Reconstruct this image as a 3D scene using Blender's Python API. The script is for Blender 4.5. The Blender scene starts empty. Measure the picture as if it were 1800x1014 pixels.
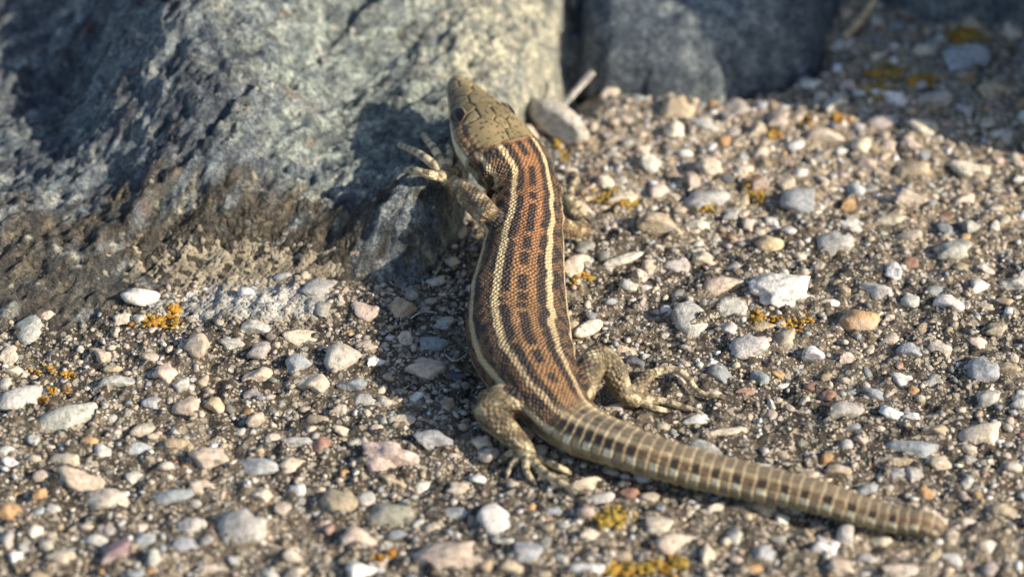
import bpy, bmesh, math, random
import numpy as np
from mathutils import Vector, Matrix
from mathutils.kdtree import KDTree

# ------------------------------------------------------------------ camera, light, exposure
# All geometry below is worked out in centimetres and written in metres.
S = 0.01
CAM_D, CAM_E, LENS = 28.0, math.radians(38), 90.0
F_PX = 900.0 / (18.0 / LENS)                       # focal length in photograph pixels (1800 wide)
SUN_AZ, SUN_EL = math.radians(-19), math.radians(29)  # measured from +X towards +Y

scn = bpy.context.scene
col = scn.collection
cam_d = bpy.data.cameras.new('camera')
cam = bpy.data.objects.new('camera', cam_d)
col.objects.link(cam)
cam_d.sensor_width = 36.0
cam_d.lens = LENS
cam_d.clip_start = 0.01
cam_d.clip_end = 60.0
CAM = np.array([0.0, -CAM_D * math.cos(CAM_E), CAM_D * math.sin(CAM_E)])
cam.location = CAM * S
cam.rotation_euler = (math.pi / 2 - CAM_E, 0, 0)
cam_d.dof.use_dof = True
cam_d.dof.focus_distance = 27.1 * S
cam_d.dof.aperture_fstop = 18.5
scn.camera = cam

world = bpy.data.worlds.new('World')
scn.world = world
world.use_nodes = True
wn = world.node_tree
sky = wn.nodes.new('ShaderNodeTexSky')
sky.sky_type = 'NISHITA'
sky.sun_disc = False
sky.sun_elevation = SUN_EL
sky.sun_rotation = math.pi / 2 - SUN_AZ
bg = wn.nodes['Background']
bg.inputs['Strength'].default_value = 0.12
wn.links.new(sky.outputs[0], bg.inputs[0])

sun_d = bpy.data.lights.new('sun', 'SUN')
sun_d.energy = 4.6
sun_d.angle = math.radians(0.55)
sun_d.color = (1.0, 0.90, 0.74)
sun = bpy.data.objects.new('sun', sun_d)
col.objects.link(sun)
sdir = Vector((math.cos(SUN_EL) * math.cos(SUN_AZ), math.cos(SUN_EL) * math.sin(SUN_AZ), math.sin(SUN_EL)))
sun.rotation_euler = sdir.to_track_quat('Z', 'Y').to_euler()
sun.location = (0.5, -0.15, 0.3)

scn.view_settings.view_transform = 'Standard'
scn.view_settings.look = 'None'
scn.view_settings.gamma = 1.0
scn.view_settings.use_curve_mapping = False
scn.view_settings.exposure = 0.74
scn.render.engine = 'CYCLES'
scn.cycles.use_denoising = True
scn.cycles.max_bounces = 5

rng = np.random.default_rng(7)
random.seed(7)

# ------------------------------------------------------------------ helpers: noise, projection, meshes
_perm = np.random.default_rng(3).permutation(4096)
def _h(ix, iy, seed):
    return _perm[(_perm[(ix + seed * 131) & 4095] + iy) & 4095]
def pn(x, y, seed=0):
    x = np.asarray(x, float); y = np.asarray(y, float)
    ix = np.floor(x).astype(int); iy = np.floor(y).astype(int)
    fx = x - ix; fy = y - iy
    u = fx * fx * fx * (fx * (fx * 6 - 15) + 10); v = fy * fy * fy * (fy * (fy * 6 - 15) + 10)
    def g(dx, dy):
        a = _h(ix + dx, iy + dy, seed) * (2 * math.pi / 4096)
        return np.cos(a) * (fx - dx) + np.sin(a) * (fy - dy)
    a = g(0, 0) * (1 - u) + g(1, 0) * u
    b = g(0, 1) * (1 - u) + g(1, 1) * u
    return (a * (1 - v) + b * v) * 1.5
def fbm(x, y, octv=4, seed=0, gain=0.5):
    t = 0; a = 1.0
    for o in range(octv):
        t = t + a * pn(x, y, seed + o * 7)
        x = x * 2.03 + 5.1; y = y * 2.03 - 3.7; a *= gain
    return t
def ridge(x, y, octv=3, seed=0):
    t = 0; a = 1.0
    for o in range(octv):
        t = t + a * (1 - 2 * np.abs(pn(x, y, seed + o * 7)))
        x = x * 2.1 + 1.3; y = y * 2.1 + 4.7; a *= 0.5
    return t
def sst(a, b, x):
    t = np.clip((x - a) / (b - a), 0, 1)
    return t * t * (3 - 2 * t)
def lerp(a, b, t): return a + (b - a) * t

FW = np.array([0, math.cos(CAM_E), -math.sin(CAM_E)]); UPV = np.array([0, math.sin(CAM_E), math.cos(CAM_E)])
def ray(u, v):
    return FW + np.array([1.0, 0, 0]) * ((u - 900) / F_PX) + UPV * ((507 - v) / F_PX)
def P(u, v, z=0.0):
    d = ray(u, v)
    return CAM + d * ((z - CAM[2]) / d[2])
def px_per_cm(p): return F_PX / float((np.asarray(p) - CAM) @ FW)

def mesh_np(name, verts, quads=None, tris=None, smooth=True):
    me = bpy.data.meshes.new(name)
    verts = np.asarray(verts, np.float32)
    me.vertices.add(len(verts)); me.vertices.foreach_set('co', (verts * S).astype(np.float32).ravel())
    nq = 0 if quads is None else len(quads); nt = 0 if tris is None else len(tris)
    loops = []
    if nq: loops.append(np.asarray(quads, np.int32).ravel())
    if nt: loops.append(np.asarray(tris, np.int32).ravel())
    loops = np.concatenate(loops)
    me.loops.add(len(loops)); me.loops.foreach_set('vertex_index', loops)
    me.polygons.add(nq + nt)
    st = np.concatenate([np.arange(nq) * 4, nq * 4 + np.arange(nt) * 3]).astype(np.int32)
    me.polygons.foreach_set('loop_start', st)
    if smooth: me.polygons.foreach_set('use_smooth', np.ones(nq + nt, bool))
    me.update(calc_edges=True); me.validate()
    return me
def set_col(me, c, name='col'):
    a = me.attributes.new(name, 'FLOAT_COLOR', 'POINT')
    c4 = np.ones((len(c), 4), np.float32); c4[:, :3] = c
    a.data.foreach_set('color', c4.ravel())
def set_vec(me, c, name):
    a = me.attributes.new(name, 'FLOAT_VECTOR', 'POINT')
    a.data.foreach_set('vector', np.asarray(c, np.float32).ravel())
def link(name, me, mat=None, parent=None):
    o = bpy.data.objects.new(name, me); col.objects.link(o)
    if mat is not None and not me.materials: me.materials.append(mat)
    if parent is not None: o.parent = parent
    return o
def tag(o, label=None, cat=None, group=None, kind=None):
    if label: o['label'] = label
    if cat: o['category'] = cat
    if group: o['group'] = group
    if kind: o['kind'] = kind
    return o

def ico(sub):
    bm = bmesh.new(); bmesh.ops.create_icosphere(bm, subdivisions=sub, radius=1.0)
    v = np.array([q.co[:] for q in bm.verts]); t = np.array([[w.index for w in f.verts] for f in bm.faces])
    bm.free(); return v, t
ICO = {k: ico(k) for k in (1, 2, 3, 4)}

# ------------------------------------------------------------------ materials
class NT:
    def __init__(s, name):
        s.m = bpy.data.materials.new(name); s.m.use_nodes = True
        s.t = s.m.node_tree; s.b = s.t.nodes['Principled BSDF']
    def n(s, typ, **kw):
        nd = s.t.nodes.new(typ)
        for k, v in kw.items(): setattr(nd, k, v)
        return nd
    def l(s, a, b): s.t.links.new(a, b)
    def val(s, node, key, v):
        if hasattr(v, 'is_linked') or isinstance(v, bpy.types.NodeSocket): s.l(v, node.inputs[key])
        else: node.inputs[key].default_value = v
    def math(s, op, a, b=0.0, c=0.0, clamp=False):
        nd = s.n('ShaderNodeMath', operation=op); nd.use_clamp = clamp
        for i, v in enumerate((a, b, c)): s.val(nd, i, v)
        return nd.outputs[0]
    def mix(s, f, a, b, blend='MIX'):
        nd = s.n('ShaderNodeMix', data_type='RGBA', blend_type=blend)
        s.val(nd, 0, f); s.val(nd, 6, a); s.val(nd, 7, b)
        return nd.outputs[2]
    def ramp(s, f, a, b):
        nd = s.n('ShaderNodeMapRange'); nd.interpolation_type = 'SMOOTHSTEP'
        s.val(nd, 0, f); s.val(nd, 1, a); s.val(nd, 2, b)
        return nd.outputs[0]
    def noise(s, vec, scale, detail=4, rough=0.6):
        nd = s.n('ShaderNodeTexNoise'); s.l(vec, nd.inputs['Vector'])
        nd.inputs['Scale'].default_value = scale; nd.inputs['Detail'].default_value = detail
        nd.inputs['Roughness'].default_value = rough
        return nd.outputs[0]
    def voro(s, vec, scale, feature='F1', rand=1.0, out='Distance', dims='3D'):
        nd = s.n('ShaderNodeTexVoronoi', feature=feature, voronoi_dimensions=dims)
        s.l(vec, nd.inputs['Vector']); nd.inputs['Scale'].default_value = scale
        nd.inputs['Randomness'].default_value = rand
        return nd.outputs[out]
    def cm(s):
        g = s.n('ShaderNodeNewGeometry'); m = s.n('ShaderNodeVectorMath', operation='SCALE')
        s.l(g.outputs['Position'], m.inputs[0]); m.inputs['Scale'].default_value = 100.0
        return m.outputs[0]
    def attr(s, name, out='Color'):
        a = s.n('ShaderNodeAttribute'); a.attribute_name = name; return a.outputs[out]
    def bump(s, h, dist_cm, strength=1.0, prev=None):
        b = s.n('ShaderNodeBump'); s.l(h, b.inputs['Height'])
        b.inputs['Distance'].default_value = dist_cm * S; b.inputs['Strength'].default_value = strength
        if prev is not None: s.l(prev, b.inputs['Normal'])
        return b.outputs[0]
    def done(s, color, rough=0.8, normal=None, spec=0.4):
        s.val(s.b, 'Base Color', color); s.val(s.b, 'Roughness', rough)
        s.b.inputs['Specular IOR Level'].default_value = spec
        if normal is not None: s.l(normal, s.b.inputs['Normal'])
        return s.m

def mat_ground():
    k = NT('gritty_matrix'); p = k.cm()
    base = k.attr('col')
    def sandy(scale, lo, hi):
        cell = k.voro(p, scale, out='Color'); d = k.voro(p, scale)
        sep = k.n('ShaderNodeSeparateColor'); k.l(cell, sep.inputs[0])
        sand = k.mix(sep.outputs[1], (0.60, 0.50, 0.36, 1), (0.33, 0.31, 0.28, 1))
        sand = k.mix(k.ramp(sep.outputs[2], 0.80, 0.95), sand, (0.74, 0.70, 0.62, 1))
        return sand, k.math('MULTIPLY', k.ramp(sep.outputs[0], lo, hi), k.ramp(d, 0.56, 0.38))
    s1, m1 = sandy(13, .42, .56); s2, m2 = sandy(27, .34, .52)
    n1 = k.noise(p, 9, 6, 0.7); n2 = k.noise(p, 55, 3, 0.6); n3 = k.noise(p, 3.2, 4, .6)
    c = k.mix(1.0, base, k.mix(k.ramp(n1, 0.34, 0.68), (0.36, 0.33, 0.30, 1), (1.8, 1.68, 1.5, 1)), 'MULTIPLY')
    cov = k.math('ADD', k.math('MULTIPLY', k.ramp(n3, .35, .65), .5), .5)
    c = k.mix(k.math('MULTIPLY', m2, cov), c, s2)
    c = k.mix(k.math('MULTIPLY', m1, cov), c, s1)
    msk = k.math('MAXIMUM', m1, m2)
    c = k.mix(1.0, c, k.mix(n2, (0.60, 0.58, 0.56, 1), (1.42, 1.40, 1.36, 1)), 'MULTIPLY')
    nb = k.bump(k.math('ADD', n1, k.math('MULTIPLY', msk, 0.5)), 0.06, 1.0)
    nb = k.bump(n2, 0.018, 0.9, nb)
    return k.done(c, 0.86, nb, 0.35)

def mat_rock(name='schist_rock', grain=1.0):
    k = NT(name); p = k.cm()
    base = k.attr('col'); crust = k.attr('crust', 'Fac')
    n0 = k.noise(p, 5 * grain, 5, 0.65); n1 = k.noise(p, 17 * grain, 5, 0.7); n2 = k.noise(p, 48 * grain, 3, 0.65)
    c = k.mix(1.0, base, k.mix(k.ramp(n1, 0.34, 0.68), (0.42, 0.43, 0.47, 1), (1.52, 1.50, 1.42, 1)), 'MULTIPLY')
    c = k.mix(1.0, c, k.mix(k.ramp(n2, 0.3, 0.7), (0.64, 0.64, 0.66, 1), (1.32, 1.32, 1.29, 1)), 'MULTIPLY')
    c = k.mix(1.0, c, k.mix(k.ramp(n0, 0.36, 0.66), (0.52, 0.56, 0.62, 1), (1.35, 1.32, 1.24, 1)), 'MULTIPLY')
    c = k.mix(k.ramp(k.noise(p, 30 * grain, 2, 0.5), 0.66, 0.76), c, (0.50, 0.49, 0.43, 1))
    c = k.mix(k.math('MULTIPLY', k.ramp(k.noise(p, 24 * grain, 3, 0.6), 0.60, 0.70), 0.75), c, (0.045, 0.042, 0.04, 1))
    # cracked brown crust: polygonal cells with dark joints
    e = k.voro(p, 10, 'DISTANCE_TO_EDGE')
    joint = k.math('MULTIPLY', k.ramp(e, 0.11, 0.02), crust)
    c = k.mix(k.math('MULTIPLY', joint, 0.75), c, (0.045, 0.035, 0.022, 1))
    nb = k.bump(n0, 0.10, 0.8)
    nb = k.bump(n1, 0.075, 1.0, nb); nb = k.bump(n2, 0.028, 1.0, nb)
    hh = k.math('MULTIPLY', k.ramp(e, 0.0, 0.25), crust)
    nb = k.bump(hh, 0.03, 0.9, nb)
    return k.done(c, 0.72, nb, 0.4)

def mat_pebble(name='pebble_stone', use_obj=True, dirt=True):
    k = NT(name)
    p = k.cm()
    if use_obj:
        oi = k.n('ShaderNodeObjectInfo'); base = oi.outputs['Color']
    else:
        base = k.attr('col')
    n0 = k.noise(p, 4.5, 4, 0.6); n1 = k.noise(p, 16, 5, 0.7); n2 = k.noise(p, 60, 2, 0.6)
    c = k.mix(1.0, base, k.mix(k.ramp(n1, 0.3, 0.72), (0.66, 0.64, 0.62, 1), (1.24, 1.24, 1.24, 1)), 'MULTIPLY')
    c = k.mix(k.math('MULTIPLY', k.ramp(n0, 0.52, 0.66), 0.35), c, (0.60, 0.55, 0.48, 1))
    c = k.mix(1.0, c, k.mix(n2, (0.78, 0.78, 0.78, 1), (1.2, 1.2, 1.2, 1)), 'MULTIPLY')
    if dirt:
        dn = k.noise(p, 7.5, 5, 0.7)
        c = k.mix(k.math('MULTIPLY', k.ramp(dn, 0.55, 0.68), 0.62), c, (0.10, 0.075, 0.045, 1))
    nb = k.bump(n1, 0.035, 0.8); nb = k.bump(n2, 0.012, 0.7, nb)
    return k.done(c, 0.62, nb, 0.45)

def mat_lizard():
    k = NT('scaly_skin')
    base = k.attr('col'); uv = k.attr('suv', 'Vector'); amt = k.attr('scaleamt', 'Fac')
    d = k.voro(uv, 1.0, 'F1', 0.4, dims='2D'); e = k.voro(uv, 1.0, 'DISTANCE_TO_EDGE', 0.4, dims='2D')
    cell = k.voro(uv, 1.0, 'F1', 0.4, out='Color', dims='2D')
    sep = k.n('ShaderNodeSeparateColor'); k.l(cell, sep.inputs[0])
    edge = k.math('MULTIPLY', k.ramp(e, 0.16, 0.03), amt)
    c = k.mix(1.0, base, k.mix(sep.outputs[0], (0.86, 0.86, 0.86, 1), (1.15, 1.14, 1.12, 1)), 'MULTIPLY')
    c = k.mix(k.math('MULTIPLY', edge, 0.5), c, k.mix(1.0, base, (0.22, 0.18, 0.15, 1), 'MULTIPLY'))
    p = k.cm()
    c = k.mix(1.0, c, k.mix(k.noise(p, 40, 3, 0.6), (0.8, 0.8, 0.8, 1), (1.2, 1.2, 1.2, 1)), 'MULTIPLY')
    h = k.math('MULTIPLY', k.ramp(d, 0.75, 0.0), amt)
    nb = k.bump(h, 0.020, 0.9)
    nb = k.bump(k.noise(p, 60, 2, 0.5), 0.006, 0.6, nb)
    return k.done(c, 0.50, nb, 0.32)

def mat_plain(name, rgb, rough=0.6, spec=0.4, nscale=20.0, var=0.35, bump=0.02):
    k = NT(name); p = k.cm(); n = k.noise(p, nscale, 4, 0.65)
    a = tuple(x * (1 - var) for x in rgb) + (1,); b = tuple(min(1, x * (1 + var)) for x in rgb) + (1,)
    return k.done(k.mix(k.ramp(n, 0.3, 0.7), a, b), rough, k.bump(n, bump, 0.8), spec)

def mat_attr(name, rough=0.8, nscale=30.0, bump=0.015):
    k = NT(name); p = k.cm(); n = k.noise(p, nscale, 4, 0.65)
    c = k.mix(1.0, k.attr('col'), k.mix(n, (0.65, 0.65, 0.65, 1), (1.35, 1.35, 1.35, 1)), 'MULTIPLY')
    return k.done(c, rough, k.bump(n, bump, 0.8), 0.3)

M_GROUND = mat_ground(); M_ROCK = mat_rock(); M_PEB = mat_pebble(); M_GRAIN = mat_pebble('grain_stone', False, True)
M_LIZ = mat_lizard(); M_LICHEN = mat_attr('crusty_lichen', 0.9, 40, 0.02)

# ------------------------------------------------------------------ terrain height functions
GX0, GX1, GY0, GY1, GD = -9.5, 9.5, -6.5, 10.5, 0.035
gx = np.arange(GX0, GX1 + 1e-6, GD); gy = np.arange(GY0, GY1 + 1e-6, GD)

def seg_dist(px, py, poly, closed=False):
    """signed-less distance to a polyline"""
    best = np.full(np.shape(px), 1e9)
    n = len(poly)
    for i in range(n if closed else n - 1):
        a = poly[i]; b = poly[(i + 1) % n]
        d = (b[0] - a[0], b[1] - a[1]); L = d[0] ** 2 + d[1] ** 2 + 1e-12
        t = np.clip(((px - a[0]) * d[0] + (py - a[1]) * d[1]) / L, 0, 1)
        best = np.minimum(best, np.hypot(px - a[0] - t * d[0], py - a[1] - t * d[1]))
    return best
def inside(px, py, poly):
    r = np.zeros(np.shape(px), bool); n = len(poly)
    for i in range(n):
        x1, y1 = poly[i]; x2, y2 = poly[(i + 1) % n]
        c = ((y1 > py) != (y2 > py)) & (px < (x2 - x1) * (py - y1) / (y2 - y1 + 1e-12) + x1)
        r ^= c
    return r
def sdist(px, py, poly):
    d = seg_dist(px, py, poly, True)
    return np.where(inside(px, py, poly), d, -d)
def tps(ctrl):
    c = np.asarray(ctrl, float); n = len(c)
    def K(r2): return np.where(r2 > 1e-12, 0.5 * r2 * np.log(r2 + 1e-12), 0)
    A = np.zeros((n + 3, n + 3))
    A[:n, :n] = K(((c[:, None, :2] - c[None, :, :2]) ** 2).sum(-1)) + np.eye(n) * 0.02
    A[:n, n] = 1; A[:n, n + 1:] = c[:, :2]; A[n:, :n] = A[:n, n:].T
    w = np.linalg.solve(A, np.concatenate([c[:, 2], [0, 0, 0]]))
    def f(x, y):
        z = w[n] + w[n + 1] * x + w[n + 2] * y
        for i in range(n): z = z + w[i] * K((x - c[i, 0]) ** 2 + (y - c[i, 1]) ** 2)
        return z
    return f

MOUND = P(455, 545)
EDGE = [P(u, v)[:2] for u, v in ((1010, 165), (1060, 150), (1150, 150), (1260, 175), (1350, 135), (1440, 110))]
GAP = [P(u, v)[:2] for u, v in ((985, 175), (1020, 120), (1090, 128), (1180, 135), (1270, 148), (1350, 118), (1420, 92))]
def zg_fn(x, y):
    gap = seg_dist(x, y, GAP)
    z = 0.07 * fbm(x / 3.1, y / 3.1, 3, 11) + 0.045 * fbm(x / 0.62, y / 0.62, 3, 12) + 0.045 * fbm(x / 0.16, y / 0.16, 3, 13, .6)
    m = ((x - MOUND[0]) / 1.5) ** 2 + ((y - MOUND[1]) / 0.75) ** 2
    z = z + 0.16 * np.exp(-m)
    z = z - .55 * np.exp(-(gap / .30) ** 2)
    far = np.hypot(x, y)
    return z * sst(60, 12, far)

# --- boulder the lizard climbs
ROCK_PX = [(-420, 720), (-200, 690), (0, 650), (100, 640), (200, 618), (290, 580), (400, 528), (560, 515), (650, 506), (738, 498), (768, 468),
           (800, 420), (840, 350), (880, 290), (920, 235), (950, 180), (985, 115), (1004, 78), (1000, 20), (985, -60)]
ROCK_POLY = [tuple(P(*q)[:2]) for q in ROCK_PX] + [(0.2, 9.4), (-3, 10.2), (-8.6, 10.2), (-9.2, 4)]
ROCK_CT = [(980, 50, .62), (930, 105, .66), (860, 60, .86), (900, 0, .85), (775, 395, .76), (745, 435, .64), (690, 400, .62), (700, 300, .78), (775, 290, .88), (770, 210, .80), (640, 180, .64), (600, 260, .62), (560, 110, .92),
           (610, 20, 1.12), (750, 0, 1.06), (800, 110, .76), (650, -110, 1.3), (850, -120, 1.0), (500, 420, .32), (550, 330, .50), (620, 430, .42), (400, 330, .70), (400, 200, 1.18),
           (330, 120, 1.42), (450, 60, 1.46), (450, -60, 1.7), (250, 30, 1.45), (250, -80, 1.5), (210, 180, .92), (130, 150, .52), (110, 60, .55), (0, 60, .45), (-150, 100, .35), (-150, 250, .35),
           (210, 320, .54), (150, 400, .40), (50, 420, .46), (0, 500, .30), (0, 580, .16), (150, 570, .14), (-120, 450, .35), (200, 480, .30), (310, 480, .20), (60, 330, .40), (100, 240, .36), (20, 200, .40),
           (380, 440, .30), (-300, 400, .3), (-300, 640, .12), (100, -100, .6)]
_t = tps([(P(u, v, z)[0], P(u, v, z)[1], z) for u, v, z in ROCK_CT])
CLEFT = [P(u, v, z)[:2] for u, v, z in ((680, -30, 1.2), (612, 40, 1.1), (560, 95, 1.0), (500, 150, .95), (405, 232, .9), (330, 300, .75))]
CLEFT2 = [P(u, v, z)[:2] for u, v, z in ((640, 215, .7), (655, 250, .66), (640, 300, .6), (625, 350, .5), (640, 400, .4))]
def rock_fn(x, y):
    d = sdist(x, y, ROCK_POLY)
    top = np.clip(_t(x, y), 0.12, 2.2)
    # foliation frame: along = lower left to upper right
    a = x * 0.62 + y * 0.78; b = -x * 0.78 + y * 0.62
    top = top + 0.12 * fbm(a / 2.4, b / 0.9, 3, 21) + 0.040 * ridge(a / 1.5, b / 0.6, 2, 22) * (.5 + .8 * sst(-.3, .5, pn(a / 1.3, b / 1.3, 23))) + 0.042 * fbm(a / .40, b / .26, 4, 24, .6)
    left = sst(-1.2, -3.2, x)
    top = top + left * (0.045 * ridge(x / .6, y / .6, 3, 28) + (.03 * fbm(x / .2, y / .2, 3, 29, .6)))
    top = top - .055 * sst(.22, .5, fbm(x / .21, y / .17, 3, 34, .6)) - .03 * sst(.1, .4, fbm(a / .5, b / .13, 2, 35))
    # stepped cleft: the right lobe stands proud
    dc = seg_dist(x, y, CLEFT)
    sgn = np.zeros_like(x)
    for i in range(len(CLEFT) - 1):
        p0, p1 = CLEFT[i], CLEFT[i + 1]
        cr = (p1[0] - p0[0]) * (y - p0[1]) - (p1[1] - p0[1]) * (x - p0[0])
        tt = ((x - p0[0]) * (p1[0] - p0[0]) + (y - p0[1]) * (p1[1] - p0[1])) / ((p1[0] - p0[0]) ** 2 + (p1[1] - p0[1]) ** 2)
        sel = (tt >= -0.05) & (tt <= 1.05)
        sgn = np.where(sel, np.sign(cr), sgn)
    wob = 0.6 + 0.5 * pn(x / .5, y / .5, 31)
    top = top + sgn * 0.09 * wob * np.exp(-dc / 0.42) * sst(0, 0.05, dc) - 0.05 * wob * np.exp(-(dc / 0.10) ** 2)
    # edge profile: steep on the right, gentle on the left base
    kk = 0.10 + 0.55 * sst(-0.9, -2.6, x) * sst(2.5, 0.5, y)
    edge = 1 - np.exp(-np.clip(d + 0.04 * fbm(x / .5, y / .5, 3, 33), 0, None) / kk)
    z = top * edge
    return np.where(d > 0, z - 0.02, np.clip(-0.05 + d * 3.0, -0.5, 0))

# --- rocks behind
BACK_POLY = [tuple(P(*q)[:2]) for q in ((1016, 70), (1030, 115), (1060, 140), (1150, 152), (1260, 160), (1350, 128), (1430, 96), (1462, 50), (1500, -20), (1540, -80))] + [(6.2, 9.5), (0.7, 9.8), tuple(P(1004, -60)[:2])]
def back_fn(x, y):
    d = sdist(x, y, BACK_POLY)
    a = x * .8 + y * .6
    top = 0.70 + 0.24 * (y - 4.6) + 0.10 * fbm(a / 1.6, y / .8, 3, 41) + 0.05 * ridge(x / .5, y / .4, 3, 42)
    e = 1 - np.exp(-np.clip(d + .05 * fbm(x / .6, y / .6, 3, 43), 0, None) / 0.16)
    return np.where(d > 0, np.clip(top, .3, 2.2) * e - 0.02, np.clip(-.05 + d * 3, -.5, 0))
FAR_POLY = [tuple(P(*q)[:2]) for q in ((1530, -10), (1600, 25), (1700, 45), (1800, 62), (1880, 90))] + [(7.0, 4.2), (7.0, 2.9), (7.4, 2.0), (9.3, 1.6), (9.3, 9.9), (6.5, 10.0)]
def far_fn(x, y):
    d = sdist(x, y, FAR_POLY)
    top = 1.2 + 3.1 * sst(6.4, 7.6, x) + 0.22 * fbm(x / 1.2, y / .9, 3, 51) + 0.06 * ridge(x / .5, y / .5, 3, 52)
    e = 1 - np.exp(-np.clip(d + .06 * fbm(x / .6, y / .6, 3, 53), 0, None) / 0.22)
    return np.where(d > 0, top * e - 0.02, np.clip(-.05 + d * 3, -.5, 0))

GXX, GYY = np.meshgrid(gx, gy, indexing='ij')
ZG = zg_fn(GXX, GYY)
ZR = rock_fn(GXX, GYY); ZB = back_fn(GXX, GYY); ZF = far_fn(GXX, GYY)
SURF = np.maximum(np.maximum(ZG, ZR), np.maximum(ZB, ZF))
def lookup(G, x, y):
    fx = np.clip((np.asarray(x) - GX0) / GD, 0, len(gx) - 1.001); fy = np.clip((np.asarray(y) - GY0) / GD, 0, len(gy) - 1.001)
    i = fx.astype(int); j = fy.astype(int); a = fx - i; b = fy - j
    return G[i, j] * (1 - a) * (1 - b) + G[i + 1, j] * a * (1 - b) + G[i, j + 1] * (1 - a) * b + G[i + 1, j + 1] * a * b
def hit(u, v, G=None):
    G = SURF if G is None else G
    d = ray(u, v); t = np.linspace(20, 40, 2400)
    p = CAM[None] + d[None] * t[:, None]
    below = p[:, 2] < lookup(G, p[:, 0], p[:, 1])
    k = int(np.argmax(below)) if below.any() else -1
    return p[k]

def _el(x, y, c, rx, ry): return np.hypot((x - c[0]) / rx, (y - c[1]) / ry)
CR1, CR2, CR3 = P(450, 535, .1), P(350, 548, .05), P(430, 470, .2)
def crust_mask(x, y):
    return np.maximum(np.maximum(sst(1.3, .5, _el(x, y, CR1, .95, .42)), .8 * sst(1.3, .4, _el(x, y, CR2, .75, .26))), .75 * sst(1.3, .4, _el(x, y, CR3, 1.35, .45)))
def white_mask(x, y):
    return np.maximum(sst(1.35, .4, _el(x, y, CR1, .95, .36)), .9 * sst(1.35, .4, _el(x, y, CR2, .7, .24)))
def add_collar(x, y, sx, sy, h):
    r = max(sx, sy) * 1.9
    i0, i1 = np.searchsorted(gx, [x - r, x + r]); j0, j1 = np.searchsorted(gy, [y - r, y + r])
    if i1 <= i0 or j1 <= j0: return
    q = ((GXX[i0:i1, j0:j1] - x) / sx) ** 2 + ((GYY[i0:i1, j0:j1] - y) / sy) ** 2
    ZG[i0:i1, j0:j1] += h * np.exp(-q * .75) * (.75 + .9 * pn(GXX[i0:i1, j0:j1] / .12, GYY[i0:i1, j0:j1] / .12, 14))
# ------------------------------------------------------------------ where the stones of the ground lie
def proj_px(x, y, z):
    d = np.stack([x, y, z], -1) - CAM
    w = d @ FW
    return 900 + d[:, 0] / w * F_PX, 507 - (d @ UPV) / w * F_PX
PAL = dict(c=(.62, .52, .395), p=(.58, .46, .355), g=(.49, .465, .41), b=(.33, .345, .355), w=(.70, .67, .61), W=(.76, .74, .70), o=(.50, .30, .14),
           t=(.47, .37, .24), d=(.11, .115, .13), r=(.34, .19, .13), m=(.46, .40, .35), y=(.58, .47, .27), n=(.24, .235, .19), q=(.30, .20, .20))
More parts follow.
